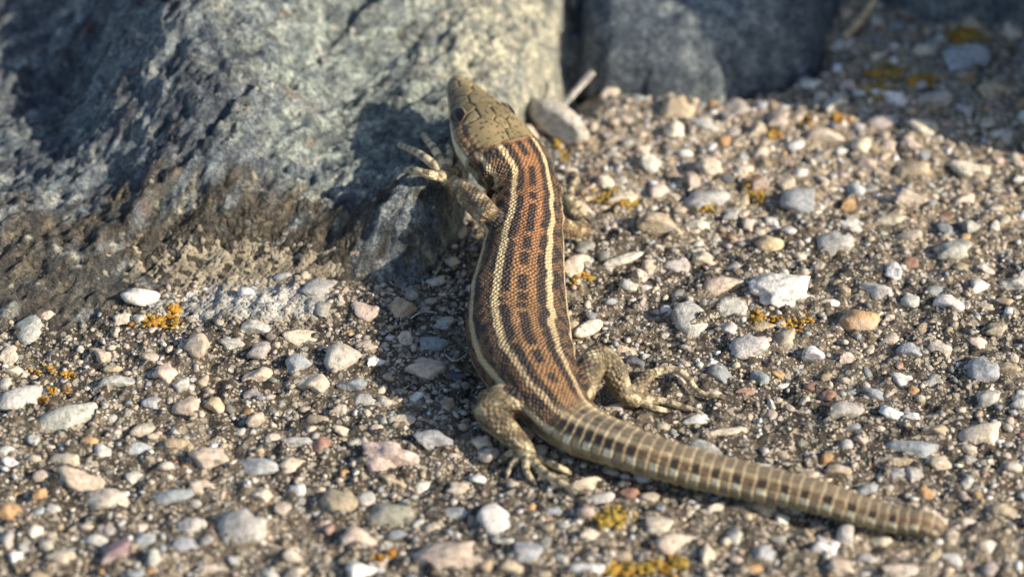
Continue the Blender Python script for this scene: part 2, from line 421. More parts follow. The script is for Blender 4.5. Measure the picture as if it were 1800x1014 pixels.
# pixel centre, pixel width, pixel height, colour key, turn
HAND = '''38 703 75 45 g 20;125 730 115 55 g 22;18 653 40 22 c 0;197 648 32 16 t 0;204 671 58 22 g 10;290 657 38 36 p 30;358 669 26 22 t 0;349 607 45 40 p 40;406 603 45 24 g 0;456 617 40 34 m 0;451 662 52 30 p 15
603 630 60 58 m 0;640 548 50 36 p -10;601 526 20 18 p 0;447 576 50 26 g 0;535 594 70 28 c 5;714 594 28 26 p -30;705 544 40 35 t -30;522 639 34 36 b -40;549 676 55 40 c -10;749 648 68 40 p -15;685 662 28 22 t 20;617 676 50 26 b 0
272 707 45 25 b 15;327 716 45 28 p 0;168 748 18 24 p 60;204 740 40 24 g 0;156 775 30 18 o 0;313 780 42 24 t 20;245 790 40 28 b 0;522 776 60 16 g -5;676 703 28 22 c 0;710 741 50 24 c -15;753 771 80 34 b -10;11 676 26 28 g 0;318 676 32 28 g 30
116 808 55 26 c 0;139 844 80 44 p -5;186 878 70 40 c -15;72 836 30 24 p 10;69 870 32 28 o -20;367 804 65 38 p 0;450 822 70 32 b -8;454 871 44 28 c -10;351 858 55 30 c -15;291 876 90 26 b 0;421 931 88 60 g 0;336 925 50 30 g 0
60 935 34 28 c 20;107 978 50 26 c -15;204 970 66 34 q 30;257 947 40 28 b 0;271 981 24 34 g 0;371 1003 65 25 p 0;240 1008 36 16 b 0;329 956 48 26 b 15;13 793 30 18 w 0;18 898 45 30 o -10;293 820 28 20 c 0;233 838 40 24 g 0
678 802 104 62 P 0;512 818 46 30 c 15;596 886 55 50 t 40;686 906 85 55 n -5;726 884 48 34 g -25;631 949 58 46 p -25;580 930 24 22 r 0;692 847 50 26 t 0;788 977 110 50 P 0;875 914 66 66 w 40;841 843 30 18 W 0;518 973 44 34 c 30
804 859 40 22 p 0;606 833 24 16 o 0;847 780 35 30 c 0;661 751 22 14 c 0;604 759 42 22 c 10;1163 398 80 46 t 8;1222 402 46 30 c 0;1245 350 75 36 g 5;1354 429 46 36 y -20;1404 354 64 48 b 10;1463 429 66 42 g 0;1676 441 65 36 g 10
1188 470 46 34 m 35;1270 502 68 34 p 0;1376 510 108 62 Q 0;1540 513 60 34 g -20;1290 545 52 40 g -30;1218 560 70 66 g 30;1274 581 40 34 g 0;1313 609 68 40 g 10;1338 577 48 24 t 0;1458 536 36 20 w 0;1513 563 66 50 o -10
1567 563 34 24 c 0;1665 536 52 38 w -10;1601 529 36 30 g 20;1429 622 36 28 w 0;1599 618 44 30 b 0;1724 652 56 48 b 0;1492 631 40 26 p 0;1529 616 22 16 p 0;1336 667 36 32 b -20;1306 688 42 18 r 10;1365 656 26 16 o 0;1429 681 32 20 r 0
1456 695 28 22 r -20;1606 688 22 18 o 0;1583 667 36 28 g 0;1535 692 40 18 b -10;1481 724 66 36 m 10;1563 724 46 30 W 0;1601 731 30 18 w -15;1415 706 24 20 c 0;1735 699 42 36 g 0;1227 735 55 20 w 12;1131 722 32 20 c 0;1082 715 36 24 g 0
1113 638 36 24 d 0;1789 708 30 30 g 0;1771 649 40 26 t 0;1653 613 40 24 c 0;1102 500 36 28 g 0;1134 507 22 12 w 0;1494 363 40 28 o 0;1502 756 45 22 b -10;1642 758 44 28 t -10;1599 789 85 30 b -15;1513 772 24 18 p 0;1576 811 70 20 t -5
1574 834 34 24 g 15;1611 834 38 30 g -30;1649 815 40 30 p 0;1626 863 34 30 o -20;1272 758 72 24 c 5;1342 824 36 18 w -15;1408 836 56 28 p 0;1472 828 44 22 t 0;1525 859 40 24 b 0;1043 848 75 28 c 10;1051 877 60 26 g 0;1031 900 30 26 p 0
1156 922 48 34 c 0;1288 945 34 30 g 0;1373 912 28 22 w 0;1420 941 24 24 t 0;1447 957 56 46 w 0;1486 941 30 40 g 0;1548 949 40 24 c 0;1035 998 60 20 W 0;1187 953 70 36 p 10;1342 972 40 28 b 0;1241 976 30 44 c 0;1591 1007 80 30 p 0
1720 765 72 40 c 0;1705 788 35 22 p 0;1705 108 84 56 b 0;1660 440 40 24 c 0;1430 98 64 36 p 0;1740 160 70 42 t -10;1640 175 60 36 m 0;1350 105 50 36 m 0;1240 135 44 30 c 0;925 970 50 40 b 0;972 902 34 26 b 0;1560 385 60 30 c 0;1600 300 60 34 t 0;1700 300 70 36 c 0
1450 240 60 28 c 0;1480 80 50 34 g 0;1550 215 56 30 m 0;1770 240 60 36 g 0;1620 225 50 34 c 10;1780 500 50 34 g 0;1750 580 40 26 t 0;1690 470 44 26 t 0;560 740 40 24 t 0;480 770 30 20 c 0;420 760 26 16 g 0;95 895 30 18 g 0
640 705 44 26 g -10;780 570 40 24 g 0;760 605 50 30 b 0;800 660 40 24 d 0;860 800 40 26 m 0;830 940 34 22 c 0;900 1000 44 24 t 0;760 930 30 20 c 0;560 905 30 18 g 0;1100 980 44 20 t 0;1700 850 40 26 g 0;1760 900 50 30 t 0;1700 920 34 22 p 0;1740 960 44 28 c 0;1780 820 30 24 p 0'''
placed = []     # x, y, radius
big = []        # (x, y, sx, sy, sz, turn, colour, kind)
for ent in HAND.replace('\n', ';').split(';'):
    u, v, w, h, key, rot = ent.split()
    u, v, w, h, rot = float(u), float(v), float(w), float(h), float(rot)
    p = hit(u, v + h * .12, ZG)
    if lookup(ZR, p[0], p[1]) > lookup(ZG, p[0], p[1]) + .1: continue
    k = px_per_cm(p)
    sx = w / k / 2 * 1.16; hv = h / k / 2 * 1.12
    # apparent half height of an ellipsoid seen 38 deg from above: sqrt((sy sin e)^2 + (sz cos e)^2)
    sy = max(hv * 1.15, .5 * sx * (h / w) + .01); sz_ = math.sqrt(max(hv * hv - (sy * .6157) ** 2, .02 * hv * hv)) / .788
    sz_ = max(sz_, .42 * min(sx, sy))
    kind = 'rough' if key in 'PQ' else 'plain'
    c = {'P': (.50, .40, .33), 'Q': (.74, .71, .66)}.get(key) or PAL[key]
    big.append([p[0], p[1], sx, sy, sz_, rot, c, kind]); placed.append((p[0], p[1], max(sx, sy * .9)))

# ---- random infill: sizes fall off steeply
cellw = .5; gridh = {}
def gh_add(x, y, r): gridh.setdefault((int(x // cellw), int(y // cellw)), []).append((x, y, r))
def gh_free(x, y, r, slack):
    i, j = int(x // cellw), int(y // cellw)
    for a in (-1, 0, 1):
        for b in (-1, 0, 1):
            for (px, py, pr) in gridh.get((i + a, j + b), ()):
                if (px - x) ** 2 + (py - y) ** 2 < ((pr + r) * slack) ** 2: return False
    return True
for q in placed: gh_add(*q)
RK = np.maximum(ZR, np.maximum(ZB, ZF)) - ZG
pal_rand = [('c', 32), ('p', 17), ('g', 20), ('b', 9), ('w', 11), ('o', 3), ('t', 15), ('r', 2), ('m', 5), ('n', 3), ('W', 3)]
pk = [k for k, w in pal_rand]; pw = np.array([w for k, w in pal_rand], float); pw /= pw.sum()
def jit(c, a=.16):
    c = np.array(c) * (1 + rng.normal(0, a)); c = c * (1 + rng.normal(0, .018, 3)); return np.clip(c, .03, .86)
extra = []
def scatter(n, r0, r1, slack, x0=-8.2, x1=8.2, y0=-5.8, y1=9.2, dense=None):
    made = 0
    for x, y, q, t in zip(rng.uniform(x0, x1, n), rng.uniform(y0, y1, n), rng.random(n), rng.random(n)):
        r = r0 + (r1 - r0) * q ** 2
        if dense is not None and t > dense(x, y): continue
        if lookup(RK, x, y) > .03: continue
        if not gh_free(x, y, r, slack): continue
        gh_add(x, y, r); extra.append((x, y, r)); made += 1
def dens(x, y):
    a = .5 + .5 * pn(x / .9, y / .9, 111)
    up = float(sst(.3, 2.0, y) * sst(.1, 1.2, x))
    if crust_mask(x, y) > .4: return .12
    return min(1, .16 + .75 * a * a + .65 * up)
scatter(1000, .12, .22, 1.0, dense=dens)
scatter(8000, .050, .12, .84, dense=dens)
scatter(60000, .018, .050, .78, dense=dens)
for (x, y, r) in extra:
    if r > .10:
        big.append([x, y, r * rng.uniform(.95, 1.35), r * rng.uniform(.75, 1.05), r * rng.uniform(.5, .85), rng.uniform(-60, 60), tuple(jit(PAL[pk[rng.choice(len(pk), p=pw)]])), 'plain'])
def in_view(b):
    uu, vv = proj_px(np.array([b[0]]), np.array([b[1]]), np.array([.1]))
    return -40 < uu[0] < 1840 and -40 < vv[0] < 1050
for b in big: b.append(b[2] * (b[3] + b[4]) * (1 if in_view(b) else .0))
nh = len(placed)
order = sorted(range(len(big)), key=lambda i: -big[i][8])
chosen = set(order[:298])
for b in big:
    b.append(float(lookup(ZG, b[0], b[1])))
for b in big:
    add_collar(b[0], b[1], b[2], b[3], b[4] * rng.uniform(.30, .65))
# ------------------------------------------------------------------ ground sheet
ex = 9.5 * 1.35 ** np.arange(1, 16)
xs = np.concatenate([-ex[::-1], gx, ex]); ys = np.concatenate([GY0 - ex[::-1] + 9.5, gy, GY1 + ex - 9.5])
XX, YY = np.meshgrid(xs, ys, indexing='ij')
ZZ = zg_fn(XX, YY)
ne = len(ex); ZZ[ne:ne + len(gx), ne:ne + len(gy)] = ZG
nx, ny = XX.shape
idx = np.arange(nx * ny).reshape(nx, ny)
quads = np.stack([idx[:-1, :-1], idx[1:, :-1], idx[1:, 1:], idx[:-1, 1:]], -1).reshape(-1, 4)
def ground_col(x, y):
    n = fbm(x / 1.7, y / 1.7, 4, 61); n2 = fbm(x / .4, y / .4, 3, 62)
    dark = np.array([0.058, 0.050, 0.042]); mid = np.array([0.155, 0.132, 0.102]); pale = np.array([0.36, 0.30, 0.22])
    t = sst(-.6, .6, n + .6 * n2)[..., None]
    c = dark * (1 - t) + mid * t
    # paler worn mortar towards the far right
    w = (sst(0.2, 2.2, y) * sst(0.2, 1.4, x) * sst(-.5, .5, n2 + .3))[..., None]
    return c * (1 - .8 * w) + pale * .8 * w
me = mesh_np('ground', np.stack([XX, YY, ZZ], -1).reshape(-1, 3), quads)
set_col(me, ground_col(XX, YY).reshape(-1, 3))
ground = tag(link('ground', me, M_GROUND), kind='structure')

SURF = np.maximum(np.maximum(ZG, ZR), np.maximum(ZB, ZF))

# ------------------------------------------------------------------ boulders
def build_field(name, Z, colfn, crustfn=None, step=1, bottom=-0.45):
    Zs = Z[::step, ::step]; X = GXX[::step, ::step]; Y = GYY[::step, ::step]
    keep = Zs > -0.44
    fk = keep[:-1, :-1] & keep[1:, :-1] & keep[1:, 1:] & keep[:-1, 1:]
    id0 = np.arange(Zs.size).reshape(Zs.shape)
    q = np.stack([id0[:-1, :-1], id0[1:, :-1], id0[1:, 1:], id0[:-1, 1:]], -1)[fk]
    used, inv = np.unique(q.ravel(), return_inverse=True)
    q = inv.reshape(-1, 4); n = len(used)
    x = X.ravel()[used]; y = Y.ravel()[used]; z = Zs.ravel()[used]
    top = np.stack([x, y, z], -1); bot = np.stack([x, y, np.full(n, bottom - 0.1)], -1)
    # skirt around the rim and a closed underside
    e = np.concatenate([q[:, [0, 1]], q[:, [1, 2]], q[:, [2, 3]], q[:, [3, 0]]])
    key = np.sort(e, 1); _, first, cnt = np.unique(key, axis=0, return_index=True, return_counts=True)
    rim = e[first[cnt == 1]]
    sk = np.stack([rim[:, 1], rim[:, 0], rim[:, 0] + n, rim[:, 1] + n], -1)
    rv = np.unique(rim); c = top[rv].mean(0); c[2] = bottom - 0.1
    remap = -np.ones(2 * n + 1, int); remap[:n] = np.arange(n); remap[n + rv] = n + np.arange(len(rv))
    verts = np.concatenate([top, bot[rv], c[None]])
    sk = remap[sk]; ci = len(verts) - 1
    fan = np.stack([remap[rim[:, 0] + n], np.full(len(rim), ci), remap[rim[:, 1] + n]], -1)
    m = mesh_np(name, verts, np.concatenate([q, sk]), fan)
    cc = np.full((len(verts), 3), 0.2); cc[:n] = colfn(x, y, z)
    set_col(m, cc)
    a = m.attributes.new('crust', 'FLOAT', 'POINT'); w = np.zeros(len(verts), np.float32)
    if crustfn: w[:n] = crustfn(x, y, z)
    a.data.foreach_set('value', w)
    return m

R_A = np.array([.235, .27, .29]); R_B = np.array([.115, .13, .155]); R_G = np.array([.46, .51, .45]); R_Y = np.array([.58, .545, .42])
R_BR = np.array([.175, .135, .085]); R_DK = np.array([.06, .055, .045]); R_OR = np.array([.40, .17, .07]); R_W = np.array([.55, .54, .48])
# patches of the boulder, as places on its surface (cm)
TIP = P(900, 60, .75); BASE1 = P(420, 430, .3); BASE2 = P(90, 480, .35); LOBE = P(690, 150, .8); CRUSTC = P(440, 455, .25)
def blob(x, y, c, rx, ry, n): return sst(1.25, 0.55, np.hypot((x - c[0]) / rx, (y - c[1]) / ry) + n)
def rock_col(x, y, z):
    a = x * 0.62 + y * 0.78; b = -x * 0.78 + y * 0.62
    n = fbm(a / 1.5, b / .6, 4, 71); n2 = fbm(a / .5, b / .22, 4, 72); n3 = fbm(x / .3, y / .3, 4, 73)
    t = sst(-.35, .4, n + .7 * n2)[:, None]
    c = R_B * (1 - t) + R_A * t
    g = (blob(x, y, LOBE, 1.8, 2.5, .5 * n2) * .75)[:, None]
    c = c * (1 - g) + (R_G * (.50 + .55 * sst(-.35, .4, n3 + .4 * n2))[:, None]) * g
    tp = (blob(x, y, TIP, 1.0, 1.9, .4 * n2) * .85)[:, None]
    c = c * (1 - tp) + R_Y * tp
    br = (np.maximum(blob(x, y, BASE1, 1.9, .75, .5 * n2 + .25 * n), .85 * blob(x, y, BASE2, 2.4, 1.25, .5 * n2 + .2 * n)) * .95)[:, None]
    bc = R_BR * (.35 + .75 * sst(-.5, .6, n3))[:, None]
    c = c * (1 - br) + bc * br
    dk = (sst(.25, .65, n3 + .4 * n2) * (.35 + .5 * br[:, 0]))[:, None]
    c = c * (1 - dk) + R_DK * dk
    w = (sst(.45, .8, fbm(x / .23, y / .23, 3, 75) + .3 * n) * .6)[:, None]
    c = c * (1 - w) + R_W * w
    o = (sst(.72, .9, fbm(x / .35, y / .35, 3, 76)) * .35 * (1 - br[:, 0]))[:, None]
    return c * (1 - o) + R_OR * o
def rock_crust(x, y, z):
    n = .4 * fbm(x / .5, y / .5, 3, 77)
    return blob(x, y, CRUSTC, 1.25, .75, n)
boulder = link('boulder', build_field('boulder', ZR, rock_col, rock_crust), M_ROCK)
tag(boulder, 'large blue-grey boulder with brown crusted foot, the one the lizard climbs', 'rock')
def back_col(x, y, z):
    n = fbm(x / 1.1, y / .7, 4, 81); n3 = fbm(x / .3, y / .3, 4, 83)
    t = sst(-.5, .5, n + .4 * n3)[:, None]
    return np.array([.13, .16, .195]) * (1 - t) + np.array([.29, .32, .33]) * t
tag(link('boulder', build_field('back_boulder', ZB, back_col, None, 2), M_ROCK),
    'low blue-grey rock behind the gravel, with a shaded undercut front', 'rock')
tag(link('boulder', build_field('far_boulder', ZF, back_col, None, 2), M_ROCK),
    'dark shaded rock at the far edge of the gravel, beyond the straw', 'rock')

# ------------------------------------------------------------------ lizard: axis and sections
# pixel u, v, height z, half width, half height up, half height down, roll (deg), flatness of the top
ST = [(800, 144, 1.25, .10, .08, .08, 4, 2.2), (806, 151, 1.25, .16, .11, .11, 6, 2.3), (827, 180, 1.22, .275, .175, .18, 9, 2.5), (848, 210, 1.19, .395, .22, .26, 11, 2.6),
      (869, 242, 1.14, .50, .255, .33, 12, 2.6), (890, 272, 1.06, .495, .28, .35, 13, 2.5), (908, 300, .96, .41, .285, .32, 14, 2.3), (921, 335, .83, .375, .29, .31, 14, 2.2),
      (924, 390, .72, .405, .325, .34, 15, 2.2), (918, 450, .62, .455, .355, .35, 13, 2.2), (911, 515, .53, .515, .365, .36, 10, 2.2), (912, 575, .48, .555, .36, .36, 8, 2.2),
      (925, 630, .44, .535, .345, .34, 5, 2.2), (955, 685, .39, .43, .31, .31, 2, 2.1), (1000, 737, .31, .32, .265, .25, 0, 2.0), (1064, 781, .25, .245, .225, .21, 0, 2.0),
      (1155, 817, .23, .21, .20, .19, 0, 2.0), (1311, 856, .20, .185, .185, .175, 0, 2.0), (1467, 894, .17, .155, .155, .15, 0, 2.0), (1583, 923, .14, .13, .13, .125, 0, 2.0), (1640, 937, .12, .108, .108, .105, 0, 2.0), (1652, 940, .115, .07, .07, .07, 0, 2.0)]
def spline(t, y, tq):
    """natural cubic spline, columns of y"""
    n = len(t); h = np.diff(t)
    A = np.eye(n); r = np.zeros_like(y)
    for i in range(1, n - 1):
        A[i, i - 1] = h[i - 1]; A[i, i] = 2 * (h[i - 1] + h[i]); A[i, i + 1] = h[i]
        r[i] = 6 * ((y[i + 1] - y[i]) / h[i] - (y[i] - y[i - 1]) / h[i - 1])
    m = np.linalg.solve(A, r)
    k = np.clip(np.searchsorted(t, tq) - 1, 0, n - 2)
    a = (t[k + 1] - tq)[:, None]; b = (tq - t[k])[:, None]; hh = h[k][:, None]
    return (m[k] * a ** 3 + m[k + 1] * b ** 3) / (6 * hh) + (y[k] / hh - m[k] * hh / 6) * a + (y[k + 1] / hh - m[k + 1] * hh / 6) * b
stp = np.array([P(u, v, z) for u, v, z, *_ in ST]); stv = np.array([q[3:] for q in ST], float)
# let the rear body and tail ride on the grit
for i, q in enumerate(ST):
    if i >= 11: stp[i, 2] = lookup(ZG, stp[i, 0], stp[i, 1]) + stv[i, 2] + 0.06
tt = np.concatenate([[0], np.cumsum(np.linalg.norm(np.diff(stp, axis=0), axis=1))])
SL = tt[-1]
NS = 700
sq = np.linspace(0, SL, NS)
AX = spline(tt, stp, sq)
PR = np.stack([np.interp(sq, tt, stv[:, c]) for c in range(5)], -1)
ker = np.exp(-np.linspace(-2, 2, 31) ** 2); ker /= ker.sum()
PRs = np.stack([np.convolve(np.pad(PR[:, c], 15, mode='edge'), ker, 'valid') for c in range(5)], -1)
wmix = sst(0.05, 0.35, sq)[:, None] * sst(SL - .02, SL - .25, sq)[:, None]
PR = PR * (1 - wmix) + PRs * wmix
TG = np.gradient(AX, axis=0); TG /= np.linalg.norm(TG, axis=1)[:, None]
FWD = -TG                                         # towards the snout
SIDE = np.cross(FWD, [0, 0, 1.0]); SIDE /= np.linalg.norm(SIDE, axis=1)[:, None]   # lizard's right
UPL = np.cross(SIDE, FWD)
ro = np.radians(PR[:, 3])[:, None]
SIDE, UPL = SIDE * np.cos(ro) - UPL * np.sin(ro), UPL * np.cos(ro) + SIDE * np.sin(ro)
S_HEAD = float(tt[5]); S_VENT = float(tt[13])
NT_ = 48
th = np.linspace(0, 2 * math.pi, NT_, endpoint=False)
body_v = []
for i in range(NS):
    hw, hu, hd, _, n = PR[i]
    c, s_ = np.cos(th), np.sin(th)
    yy = np.sign(c) * np.abs(c) ** (2 / n); xx = np.sign(s_) * np.abs(s_) ** (2 / n)
    h = sst(S_HEAD + .25, S_HEAD - .2, sq[i])
    taper = 1 - 0.40 * h * np.clip(yy, 0, 1) - .12 * h * np.clip(-yy, 0, 1) ** 2
    yv = np.where(yy > 0, yy * hu, yy * hd)
    body_v.append(AX[i] + (xx * hw * taper)[:, None] * SIDE[i] + yv[:, None] * UPL[i])
body_v = np.array(body_v)
V = [body_v.reshape(-1, 3)]
r0 = np.arange(NS * NT_).reshape(NS, NT_)
Q = [np.stack([r0[:-1], np.roll(r0, -1, 1)[:-1], np.roll(r0, -1, 1)[1:], r0[1:]], -1).reshape(-1, 4)]
nv = NS * NT_
V.append(AX[[0]] + FWD[0] * .02); V.append(AX[[-1]] - FWD[-1] * .03)
T = [np.stack([np.roll(r0[0], -1), r0[0], np.full(NT_, nv)], -1), np.stack([r0[-1], np.roll(r0[-1], -1), np.full(NT_, nv + 1)], -1)]
nv += 2

# limbs: polylines of (point, radius); samples kept for colouring
LIMBS = []      # (samples Nx3, radii N, kind, s)
CLAWS = []
def limb(pts, rad, kind, n=None, flat=1.0):
    global nv
    pts = np.asarray(pts, float); rad = np.asarray(rad, float)
    t = np.concatenate([[0], np.cumsum(np.linalg.norm(np.diff(pts, axis=0), axis=1))])
    n = n or max(8, int(t[-1] / 0.03))
    q = np.linspace(0, t[-1], n)
    p = spline(t, pts, q) if len(pts) > 2 else np.stack([np.interp(q, t, pts[:, c]) for c in range(3)], -1)
    r = np.interp(q, t, rad)
    tg = np.gradient(p, axis=0); tg /= np.linalg.norm(tg, axis=1)[:, None] + 1e-9
    ref = np.array([0.13, 0.21, 0.97])
    sd = np.cross(tg, ref); sd /= np.linalg.norm(sd, axis=1)[:, None] + 1e-9
    up = np.cross(sd, tg)
    a = np.linspace(0, 2 * math.pi, 14, endpoint=False)
    ring = p[:, None] + r[:, None, None] * (np.cos(a)[None, :, None] * sd[:, None] + flat * np.sin(a)[None, :, None] * up[:, None])
    V.append(ring.reshape(-1, 3))
    k = np.arange(n * 14).reshape(n, 14) + nv
    Q.append(np.stack([k[:-1], np.roll(k, -1, 1)[:-1], np.roll(k, -1, 1)[1:], k[1:]], -1).reshape(-1, 4))
    nv += n * 14
    V.append(p[[0]] - tg[0] * r[0] * .5); V.append(p[[-1]] + tg[-1] * r[-1] * .7)
    T.append(np.stack([np.roll(k[0], -1), k[0], np.full(14, nv)], -1)); T.append(np.stack([k[-1], np.roll(k[-1], -1), np.full(14, nv + 1)], -1))
    nv += 2
    LIMBS.append((p, r, kind, q, sd, up))
    if kind == 'digit':
        CLAWS.append((p[-1], tg[-1], r[-1]))
def on(u, v, up=0.05, G=None):
    p = hit(u, v, G); zz = p[2] + up
    return P(u, v, zz)
def digit(pix, lift, r0_=.046, r1=.027):
    pts = [on(u, v, l) if not isinstance(l, tuple) else P(u, v, l[0]) for (u, v), l in zip(pix, lift)]
    limb(pts, np.linspace(r0_, r1, len(pts)), 'digit')

# left arm, hand spread on the boulder
wr = on(788, 316, .20); pal = on(780, 305, .18)
elb = P(862, 384, .95); sho = P(892, 388, .70)
limb([sho, P(878, 394, .84), elb], [.19, .16, .135], 'arm')
limb([elb, lerp(elb, wr, .35) + [0, 0, .03], lerp(elb, wr, .75) + [0, 0, .01], wr, pal], [.135, .14, .115, .095, .095], 'arm')
digit([(782, 308), (755, 284), (728, 266), (702, 255)], [.17, .20, .17, .05], .060, .034)
digit([(782, 304), (769, 272), (755, 252), (744, 237)], [.17, .22, .19, .05], .060, .034)
digit([(786, 304), (789, 284), (787, 258)], [.17, .20, .06], .057, .034)
digit([(790, 310), (801, 299), (808, 287)], [.16, .13, .05], .056, .036)
digit([(782, 312), (751, 306), (732, 301), (713, 299)], [.17, .17, .12, .04], .060, .034)
# right arm, half hidden behind the flank
elb = on(1026, 404, .13); wr = on(1003, 376, .12)
limb([P(962, 392, .62), P(985, 400, .5), elb], [.16, .12, .09], 'arm')
limb([elb, lerp(elb, wr, .5), wr, on(1000, 364, .10)], [.09, .085, .075, .065], 'arm')
digit([(1000, 364), (1003, 338), (1016, 310)], [.09, .12, .04])
digit([(1004, 366), (1022, 354), (1046, 346)], [.08, .10, .04])
digit([(998, 362), (992, 335), (990, 318)], [.09, .10, .04])
digit([(1006, 372), (1024, 376), (1034, 384)], [.07, .06, .03])
# left hind leg
kn = P(851, 712, .36); an = on(926, 792, .13)
limb([P(962, 712, .34), P(925, 706, .40), P(885, 703, .42), kn], [.21, .18, .175, .145], 'leg')
limb([kn, lerp(kn, an, .3) + [-.02, 0, .02], lerp(kn, an, .7), an, on(934, 802, .085)], [.15, .165, .125, .10, .085], 'leg')
digit([(934, 802), (962, 812), (985, 822), (1004, 831)], [.08, .08, .07, .04], .05, .028)
digit([(932, 806), (955, 828), (990, 850), (1026, 864)], [.08, .08, .07, .04], .05, .028)
digit([(926, 804), (925, 826), (938, 846)], [.08, .08, .04], .048, .028)
digit([(918, 800), (901, 815), (892, 834)], [.08, .08, .04], .046, .028)
digit([(914, 796), (890, 800), (878, 812)], [.08, .07, .04], .046, .03)
# right hind leg
kn = P(1050, 624, .46); an = on(1108, 700, .12)
limb([P(1012, 690, .34), P(1028, 662, .42), kn], [.20, .175, .13], 'leg')
limb([kn, lerp(kn, an, .3) + [.03, 0, .02], lerp(kn, an, .7), an, on(1122, 704, .085)], [.135, .145, .115, .09, .08], 'leg')
digit([(1122, 704), (1160, 704), (1190, 712), (1220, 720)], [.08, .08, .06, .04], .05, .03)
limb([on(1112, 700, .10), on(1124, 676, .12), on(1145, 656, .11)], [.085, .08, .06], 'leg')
digit([(1140, 660), (1165, 650), (1197, 654), (1226, 686), (1264, 697)], [.10, .10, .08, .07, .04], .055, .026)
digit([(1124, 706), (1148, 716), (1172, 722)], [.06, .06, .03], .045, .03)

raw = mesh_np('raw', np.concatenate(V) / S, np.concatenate(Q), np.concatenate(T))
tmp = bpy.data.objects.new('raw', raw); col.objects.link(tmp)
rm = tmp.modifiers.new('r', 'REMESH'); rm.mode = 'VOXEL'; rm.voxel_size = 0.0125; rm.use_smooth_shade = True
sm = tmp.modifiers.new('s', 'SMOOTH'); sm.factor = 0.5; sm.iterations = 5
dg = bpy.context.evaluated_depsgraph_get()
ev = tmp.evaluated_get(dg).to_mesh()
lv = np.empty(len(ev.vertices) * 3, np.float32); ev.vertices.foreach_get('co', lv); lv = lv.reshape(-1, 3).astype(float)
ln = np.empty(len(ev.vertices) * 3, np.float32); ev.vertices.foreach_get('normal', ln); ln = ln.reshape(-1, 3).astype(float)
lq = np.empty(len(ev.loops), np.int32); ev.loops.foreach_get('vertex_index', lq)
lt = np.empty(len(ev.polygons), np.int32); ev.polygons.foreach_get('loop_total', lt)
assert (lt == 4).all()
lq = lq.reshape(-1, 4)
bpy.data.objects.remove(tmp); bpy.data.meshes.remove(raw)

# --- per vertex body coordinates
def nearest(pts, samp):
    out = np.zeros(len(pts), int); dd = np.zeros(len(pts))
    for a in range(0, len(pts), 4000):
        d2 = ((pts[a:a + 4000, None] - samp[None]) ** 2).sum(-1)
        k = d2.argmin(1); out[a:a + 4000] = k; dd[a:a + 4000] = np.sqrt(d2[np.arange(len(k)), k])
    return out, dd
kb, db = nearest(lv, AX[::2]); kb = np.minimum(kb * 2, NS - 1)
rel = lv - AX[kb]
bs = sq[kb] + (rel * TG[kb]).sum(1)
lx = (rel * SIDE[kb]).sum(1); ly = (rel * UPL[kb]).sum(1)
hw = PR[kb, 0]; hh = np.where(ly > 0, PR[kb, 1], PR[kb, 2])
rho_b = np.hypot(lx / hw, ly / hh)
ph = np.degrees(np.arctan2(lx / hw, ly / hh))
LP = np.concatenate([L[0] for L in LIMBS]); LR = np.concatenate([L[1] for L in LIMBS])
LK = np.concatenate([[{'arm': 0, 'leg': 1, 'digit': 2}[L[2]]] * len(L[0]) for L in LIMBS])
LS = np.concatenate([L[3] for L in LIMBS]); LSD = np.concatenate([L[4] for L in LIMBS]); LUP = np.concatenate([L[5] for L in LIMBS])
LEN = np.concatenate([[L[3][-1]] * len(L[0]) for L in LIMBS])
kl, dl = nearest(lv, LP)
rho_l = dl / LR[kl]
is_limb = (rho_b > 1.16) & (rho_l < rho_b)
lrel = lv - LP[kl]
lang = np.arctan2((lrel * LSD[kl]).sum(1), (lrel * LUP[kl]).sum(1))
ls = LS[kl]; lk = LK[kl]

NVt = len(lv)
ap = np.abs(ph)
arc = np.radians(ph) * (hw + hh) / 2
def mixc(c, t, new): return c * (1 - t[:, None]) + np.asarray(new) * t[:, None]
n_a = fbm(bs / .13, arc / .10, 3, 91); n_b = fbm(bs / .35, arc / .25, 3, 92); n_f = fbm(bs / .06, arc / .06, 2, 93)
# quantise the pattern a little on the scale lattice so that edges are stepped like scales
SC = 0.037
qs = (np.floor(bs / SC) + .5) * SC; qa = (np.floor(ph / 5.0) + .5) * 5.0
wob = 2.6 * pn(bs / .22, np.sign(ph) * 3.3 + bs * 0, 94)
pj = ap * .55 + np.abs(qa) * .45 + wob + 1.2 * n_f
front = sst(3.9, 2.4, bs)
cb = np.outer(front, [.32, .150, .064]) + np.outer(1 - front, [.29, .158, .068])
cb = cb * (1 + .22 * n_b)[:, None]
bodyreg = sst(S_HEAD - .01, S_HEAD + .07, bs + .06 * (lx / .4) ** 2)
# vertebral dashes
dash = sst(-.06, .1, pn(qs / .15, qs * 0 + 2.2, 95) + .26) * sst(7.5, 4.5, np.abs(ph + 2 * pn(bs / .3, bs * 0, 96) + 1.0)) * sst(S_VENT + .5, S_VENT, bs)
cb = mixc(cb, .92 * dash, [.028, .022, .020])
# black blotches inside the pale stripe
bl = sst(12.5, 18, pj) * sst(-.30, .05, pn(qs / .12, np.sign(ph) * 5.7 + qs * 0, 97) + .42 + .25 * n_b + .1 * np.clip((pj - 20) / 8, -1, 1) * 3)
cb = mixc(cb, .93 * bl * sst(S_VENT + 1.0, S_VENT + .2, bs), [.024, .020, .019])
# dark reticulated flank
fl = sst(36, 39, pj)
flc = np.outer(sst(-.05, .5, n_a + .25), [.15, .085, .042]) + np.outer(1 - sst(-.05, .5, n_a + .25), [.030, .024, .021])
cb = cb * (1 - fl[:, None]) + flc * fl[:, None]
